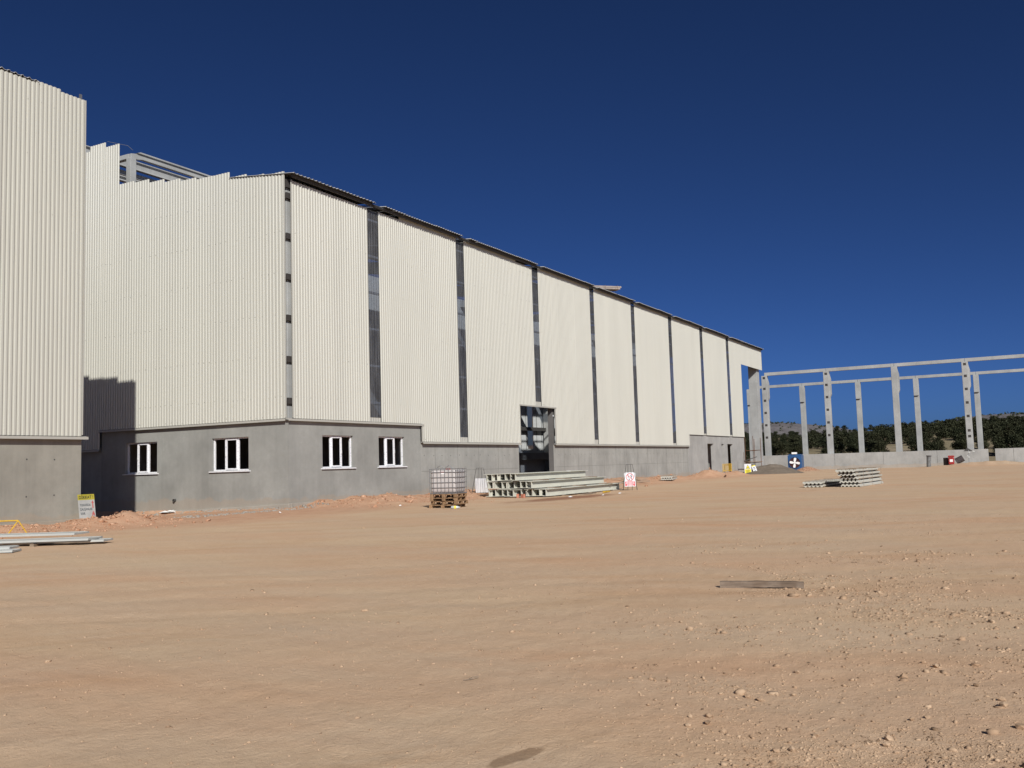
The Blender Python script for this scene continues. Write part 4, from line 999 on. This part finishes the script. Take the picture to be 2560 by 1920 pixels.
MB().bar((0, 0, 0), (0, 0, 1.5), .03, 6).build('post', M['steel'], jk); MB().add([(0, -.5, 1.35), (0, .55, 1.35), (0, .1, 1.75), (.05, 0, 1.4)], [(0, 1, 2), (0, 2, 3)]).build('top_plate', M['steel_dark'], jk)
for k in range(4):
    y, z = random.uniform(-.8, .3), random.uniform(.5, 1.3); MB().add([(-.05, y, z), (-.08, y+.25, z+.05), (-.02, y+.2, z+.18), (.02, y+.02, z+.12)], [(0, 1, 2, 3)]).build('rag', M['dusty_white'], jk)


# timber scraps between sign and wall
for k in range(11):
    x = 63.5+random.uniform(0, 4.2); y = 26.2+random.uniform(-.5, .6); L = random.uniform(1.2, 3.0)
    t = MB().box(-L/2, L/2, -.06, .06, 0, .045).build('timber_scrap', M['wood'], None, (x, y, hz(x, y)+.02+.055*(k % 5)), R(random.uniform(-60, 10))); t.rotation_euler[1] = R(random.uniform(-4, 4))
    tag(t, 'weathered board in the scrap timber heap against the long wall', 'timber', 'scrap timber heap')

# ------------------------------------------------------------------ left foreground: wall panels, trestle
def trim_sheet(label, x, y, z, rz, L, Wd, t_=.03, ry=0.):
    pol = [(-Wd/2, 0), (Wd/2, 0), (Wd/2, .03), (Wd/2-.03, .05), (Wd/2-.10, .05), (Wd/2-.12, .04), (-Wd/2+.12, .04), (-Wd/2+.10, .05), (-Wd/2+.03, .05), (-Wd/2, .03)]
    o = MB().prism(pol, 'x', -L, 0).build('metal_panel', M['panel_white'], None, (x, y, z), rz); o.rotation_euler[1] = ry
    return tag(o, label, 'metal panel', 'loose wall panels on the ground')
d_ = math.atan2(20.2-22.4, 15.5-13.6)
g0 = hz(15, 21)
ang = math.atan2(-1.75, 1.0)
trim_sheet('pale metal wall panel lying uppermost at the back of the left foreground pile', 16.35, 22.05, g0+.17, R(-66), 6.5, .75, ry=R(-.3))
trim_sheet('pale metal wall panel lying at the front of the left foreground pile', 15.62, 20.55, g0+.11, R(-62), 6.4, .8, ry=R(-.3))
trim_sheet('pale metal wall panel with the farthest reaching end in the left foreground pile', 15.80, 20.30, g0+.06, R(-61.5), 6.4, .55)
trim_sheet('short pale metal wall panel under the left end of the foreground pile', 13.75, 20.95, g0+.05, R(-58), 3.2, .5)
trim_sheet('lowest short pale metal wall panel of the left foreground pile', 13.55, 20.55, g0+.0, R(-56), 3.2, .5)
for k, (x, y) in enumerate(((15.2, 21.9), (13.9, 23.9))):
    t = MB().box(-.7, .7, -.05, .05, 0, .07).build('timber_bearer', M['wood'], None, (x, y, hz(x, y)-.005), ang+math.pi/2); tag(t, ('wooden bearer under the right part of the wall panels', 'wooden bearer under the left part of the wall panels')[k], 'timber')
tr_ = thing('trestle', 'low yellow metal trestle behind the wall panels at the left edge', 'trestle', (17.3, 26.2, hz(17.3, 26.2)), math.atan2(-1.0, .62))
MB().bar((.0, 0, .46), (-2.2, 0, .46), .022, 6).build('top_rail', M['yellow'], tr_)
for x in (-.0, -1.3): MB().path([(x-.25, -.2, 0), (x, 0, .46), (x+.25, .12, 0)], .018, 6).build('leg', M['yellow'], tr_)

# ------------------------------------------------------------------ foreground plank, twig
pk = MB(); nseg = 24
for i in range(nseg+1):
    pass
vs = []; fs = []
for i in range(nseg+1):
    u = i/nseg; x = u*1.05; w_ = .028*(1-.12*(u > .94)); sag = .012*math.sin(u*math.pi)+.003*math.sin(u*17)
    top = .088+sag*.6+.002*math.sin(u*31); bot = .0+sag
    if u > .55: bot += .008
    vs += [(x, -w_, bot), (x, w_, bot), (x, w_, top), (x, -w_, top-.004)]
for i in range(nseg):
    a = i*4; fs += [(a, a+1, a+5, a+4), (a+1, a+2, a+6, a+5), (a+2, a+3, a+7, a+6), (a+3, a, a+4, a+7)]
fs += [(0, 3, 2, 1), (nseg*4, nseg*4+1, nseg*4+2, nseg*4+3)]
o = MB().add(vs, fs).build('wooden_plank', M['plank_wood'], None, (12.17, 3.68, hz(12.3, 3.2)+.0), math.atan2(2.66-3.68, 12.42-12.17)); tag(o, 'weathered wooden plank lying alone on the open dirt yard', 'plank')
o = MB().path([(6.33, 3.99, hz(6.33, 3.99)+.006), (6.36, 3.945, hz(6.36, 3.945)+.008), (6.41, 3.90, hz(6.41, 3.9)+.012)], .004, 5).path([(6.34, 3.97, hz(6.34, 3.97)+.006), (6.39, 3.935, hz(6.39, 3.935)+.02), (6.42, 3.90, hz(6.42, 3.9)+.02)], .003, 5).build('twig', M['wood']); tag(o, 'small bent twig on bare dirt in the foreground centre', 'twig')

# ------------------------------------------------------------------ gravel, clods, stones
ico = np.array([(0, 0, 1.)]+[(.894*math.cos(R(72*k)), .894*math.sin(R(72*k)), .447) for k in range(5)]+[(.894*math.cos(R(36+72*k)), .894*math.sin(R(36+72*k)), -.447) for k in range(5)]+[(0, 0, -1.)])
icf = np.array([(0, 1+k, 1+(k+1) % 5) for k in range(5)]+[(1+k, 6+k, 1+(k+1) % 5) for k in range(5)]+[(1+(k+1) % 5, 6+k, 6+(k+1) % 5) for k in range(5)]+[(11, 6+(k+1) % 5, 6+k) for k in range(5)])
def stones(name, xs, ys, ss, mat, sink=.25):
    n = len(xs); zs = height(xs, ys)
    a = rng.uniform(0, 6.28, n); b = rng.uniform(-.5, .5, n)
    jit = 1+rng.uniform(-.38, .38, (n, 12)); sc = np.stack([ss*rng.uniform(.8, 1.5, n), ss*rng.uniform(.6, 1.0, n), ss*rng.uniform(.4, .8, n)], 1)
    p = ico[None]*jit[..., None]*sc[:, None, :]
    cb, sb = np.cos(b)[:, None], np.sin(b)[:, None]; y = p[..., 1]*cb-p[..., 2]*sb; z = p[..., 1]*sb+p[..., 2]*cb
    ca, sa = np.cos(a)[:, None], np.sin(a)[:, None]; x = p[..., 0]*ca-y*sa; y2 = p[..., 0]*sa+y*ca
    V_ = np.stack([x+xs[:, None], y2+ys[:, None], z+(zs+ss*(.35-sink))[:, None]], -1).reshape(-1, 3)
    F_ = (icf[None]+12*np.arange(n)[:, None, None]).reshape(-1, 3)
    return raw_mesh(name, V_, F_, mat)
def scatter(n, fn):
    X_, Y_ = [], []
    while len(X_) < n:
        r = 3.4*np.exp(rng.uniform(0, 2.15, 4000)); a = rng.uniform(R(-2), R(60), 4000)
        x, y = r*np.cos(a), r*np.sin(a); k = rng.uniform(0, 1, 4000) < fn(x, y, r, a); X_ += list(x[k]); Y_ += list(y[k])
    return np.array(X_[:n]), np.array(Y_[:n])
def dens(x, y, r, a):
    right = sstep(R(34), R(4), a)*0+(1-sstep(R(8), R(30), a))
    cl = np.clip(fbm(x*.75, y*.75, 91)*2.2+.35, 0, 1)**2
    cl2 = np.clip(fbm(x*.2, y*.2, 95)*1.8+.3, 0, 1)
    return np.clip((.022+1.0*right**2*cl+.14*right*cl2)*np.clip(9/r, .25, 1), .0, 1)
gx, gy_ = scatter(60000, dens)
gs = .0030*np.exp(rng.normal(0, .68, len(gx)))*np.clip(np.hypot(gx, gy_)/7, .8, 1.35)
o = obj('gravel', stones('gravel', gx, gy_, gs, M['stone'])); tag(o, 'tan gravel scattered over the dirt yard, thickest at lower right', 'gravel', kind='stuff')
# lumps along the feet of the halls
n = 8000
cx = np.concatenate([rng.uniform(33, 60, n//2), rng.uniform(14, 24.5, n//4), rng.uniform(60, 100, n//4)])
cy = np.concatenate([29.8-np.abs(rng.normal(0, 2.4, n//2)), 29.4-np.abs(rng.normal(0, 1.5, n//4)), 29.6-np.abs(rng.normal(0, 1.4, n//4))])
cs = .019*np.exp(rng.normal(0, .65, len(cx)))
m_ = np.ones(len(cx), bool)
o = obj('earth_rubble', stones('earth_rubble', cx, cy, cs, M['clod'])); tag(o, 'reddish clods and rubble heaped along the feet of the halls', 'rubble', kind='stuff')
n = 900; cx = np.concatenate([rng.uniform(26, 34, n//2), rng.uniform(32.2, 33, n//2)]); cy = np.concatenate([rng.uniform(28.4, 30, n//2)+0, rng.uniform(30, 41, n//2)])
o = obj('cement_rubble', stones('cement_rubble', cx, cy, .03*np.exp(rng.normal(0, .5, n)), M['render'])); tag(o, 'grey cement crumbs along the foot of the rendered corner', 'rubble', kind='stuff')
# larger single stones
big = [(1992, 1684, .05), (2340, 1672, .06), (2440, 1668, .055), (2260, 1697, .06), (2510, 1770, .07), (1772, 1795, .05), (1900, 1752, .05), (1870, 1745, .05), (2320, 1795, .045), (2280, 1800, .04), (1770, 1810, .045), (1725, 1795, .035), (1720, 1815, .04), (1810, 1830, .04), (2040, 1840, .04), (2100, 1510, .04), (2155, 1505, .04), (2440, 1720, .045), (2555, 1825, .06), (2505, 1755, .05), (1985, 1740, .04), (2310, 1660, .04), (2230, 1590, .035), (1950, 1580, .03), (1608, 1444, .03), (2130, 1427, .03), (2480, 1428, .03), (2220, 1850, .05), (2215, 1865, .045), (1980, 1880, .045), (1940, 1880, .04), (1700, 1890, .04), (2360, 1895, .035), (1620, 1766, .03)]
def gpoint(px, py):
    d = rt2*((px-1280)/2345)-up2*((py-960)/2345)+fw; t = -1.65/d.z; return d.x*t, d.y*t
meshes = []
for k in range(8):
    rg = np.random.default_rng(300+k); mbv = []; 
    import bmesh
    bm_ = bmesh.new(); bmesh.ops.create_icosphere(bm_, subdivisions=1, radius=1)
    for v in bm_.verts:
        d = v.co.normalized(); s = 1+.35*float(vnoise(np.array([d.x*1.7+k*9]), np.array([d.y*1.7+d.z*2.3]), k)[0])+.17*rg.normal()
        v.co = Vector((d.x*1.15, d.y*.85, d.z*.62))*s
    me = bpy.data.meshes.new('stone'); bm_.to_mesh(me); bm_.free(); me.materials.append(M['stone']); meshes.append(me)
for k, (px, py, s) in enumerate(big):
    x, y = gpoint(px, py)
    o = obj('stone', meshes[k % 8], None, (x, y, hz(x, y)+s*.22), random.uniform(0, 6.28)); o.scale = (s*.55,)*3
    where = 'beyond the wooden plank' if py < 1520 else 'near the right edge of the picture' if px > 2270 else 'in the gravel at the bottom edge' if py > 1785 else 'in the loose gravel below the wooden plank'
    tag(o, 'tan stone larger than the grit, '+where, 'stone', 'larger stones '+where)
# litter
for k, (x, y, s) in enumerate(((33.9, 24.4, .09), (41.8, 19.9, .16), (43.5, 18.9, .10), (28.7, 26.6, .08), (45.9, 19.0, .12))):
    v = [(s*math.cos(a)*random.uniform(.6, 1.2), s*math.sin(a)*random.uniform(.5, 1), random.uniform(.01, .05)) for a in np.linspace(0, 6.28, 8)[:-1]]
    o = MB().add(v+[(0, 0, .07)], [(i, (i+1) % 7, 7) for i in range(7)]).build('paper_scrap', M['white'], None, (x, y, hz(x, y)+.01)); tag(o, ('small white scrap on the red earth left of the caged tank', 'largest white scrap on the red streak before the beam ends', 'white scrap lying in front of the yellow timber', 'tiny white scrap near the corner of the rendered base', 'white scrap farthest right before the steel beams')[k], 'scrap')
# torn sack and drain hole at the gable foot
dh = thing('drain_pipe_end', 'dark pipe end sticking out of the gable base near the ground', 'pipe', (33.0, 37.45, .42))
m = MB().lathe([(.075, 0), (.075, .12), (.055, .12), (.055, .02)], 14); m.v = [(-z, x, y) for x, y, z in m.v]; m.build('rim', M['steel_dark'], dh)
v = [(random.uniform(-.25, .1), random.uniform(-.6, .6), random.uniform(.0, .18)) for _ in range(16)]
o = MB().add(v, [(i, i+1, i+2) for i in range(0, 14)]).build('torn_sack', M['white'], None, (32.75, 37.6, hz(32.7, 37.6)+.02)); tag(o, 'torn white sack lying under the pipe end at the gable foot', 'sack')
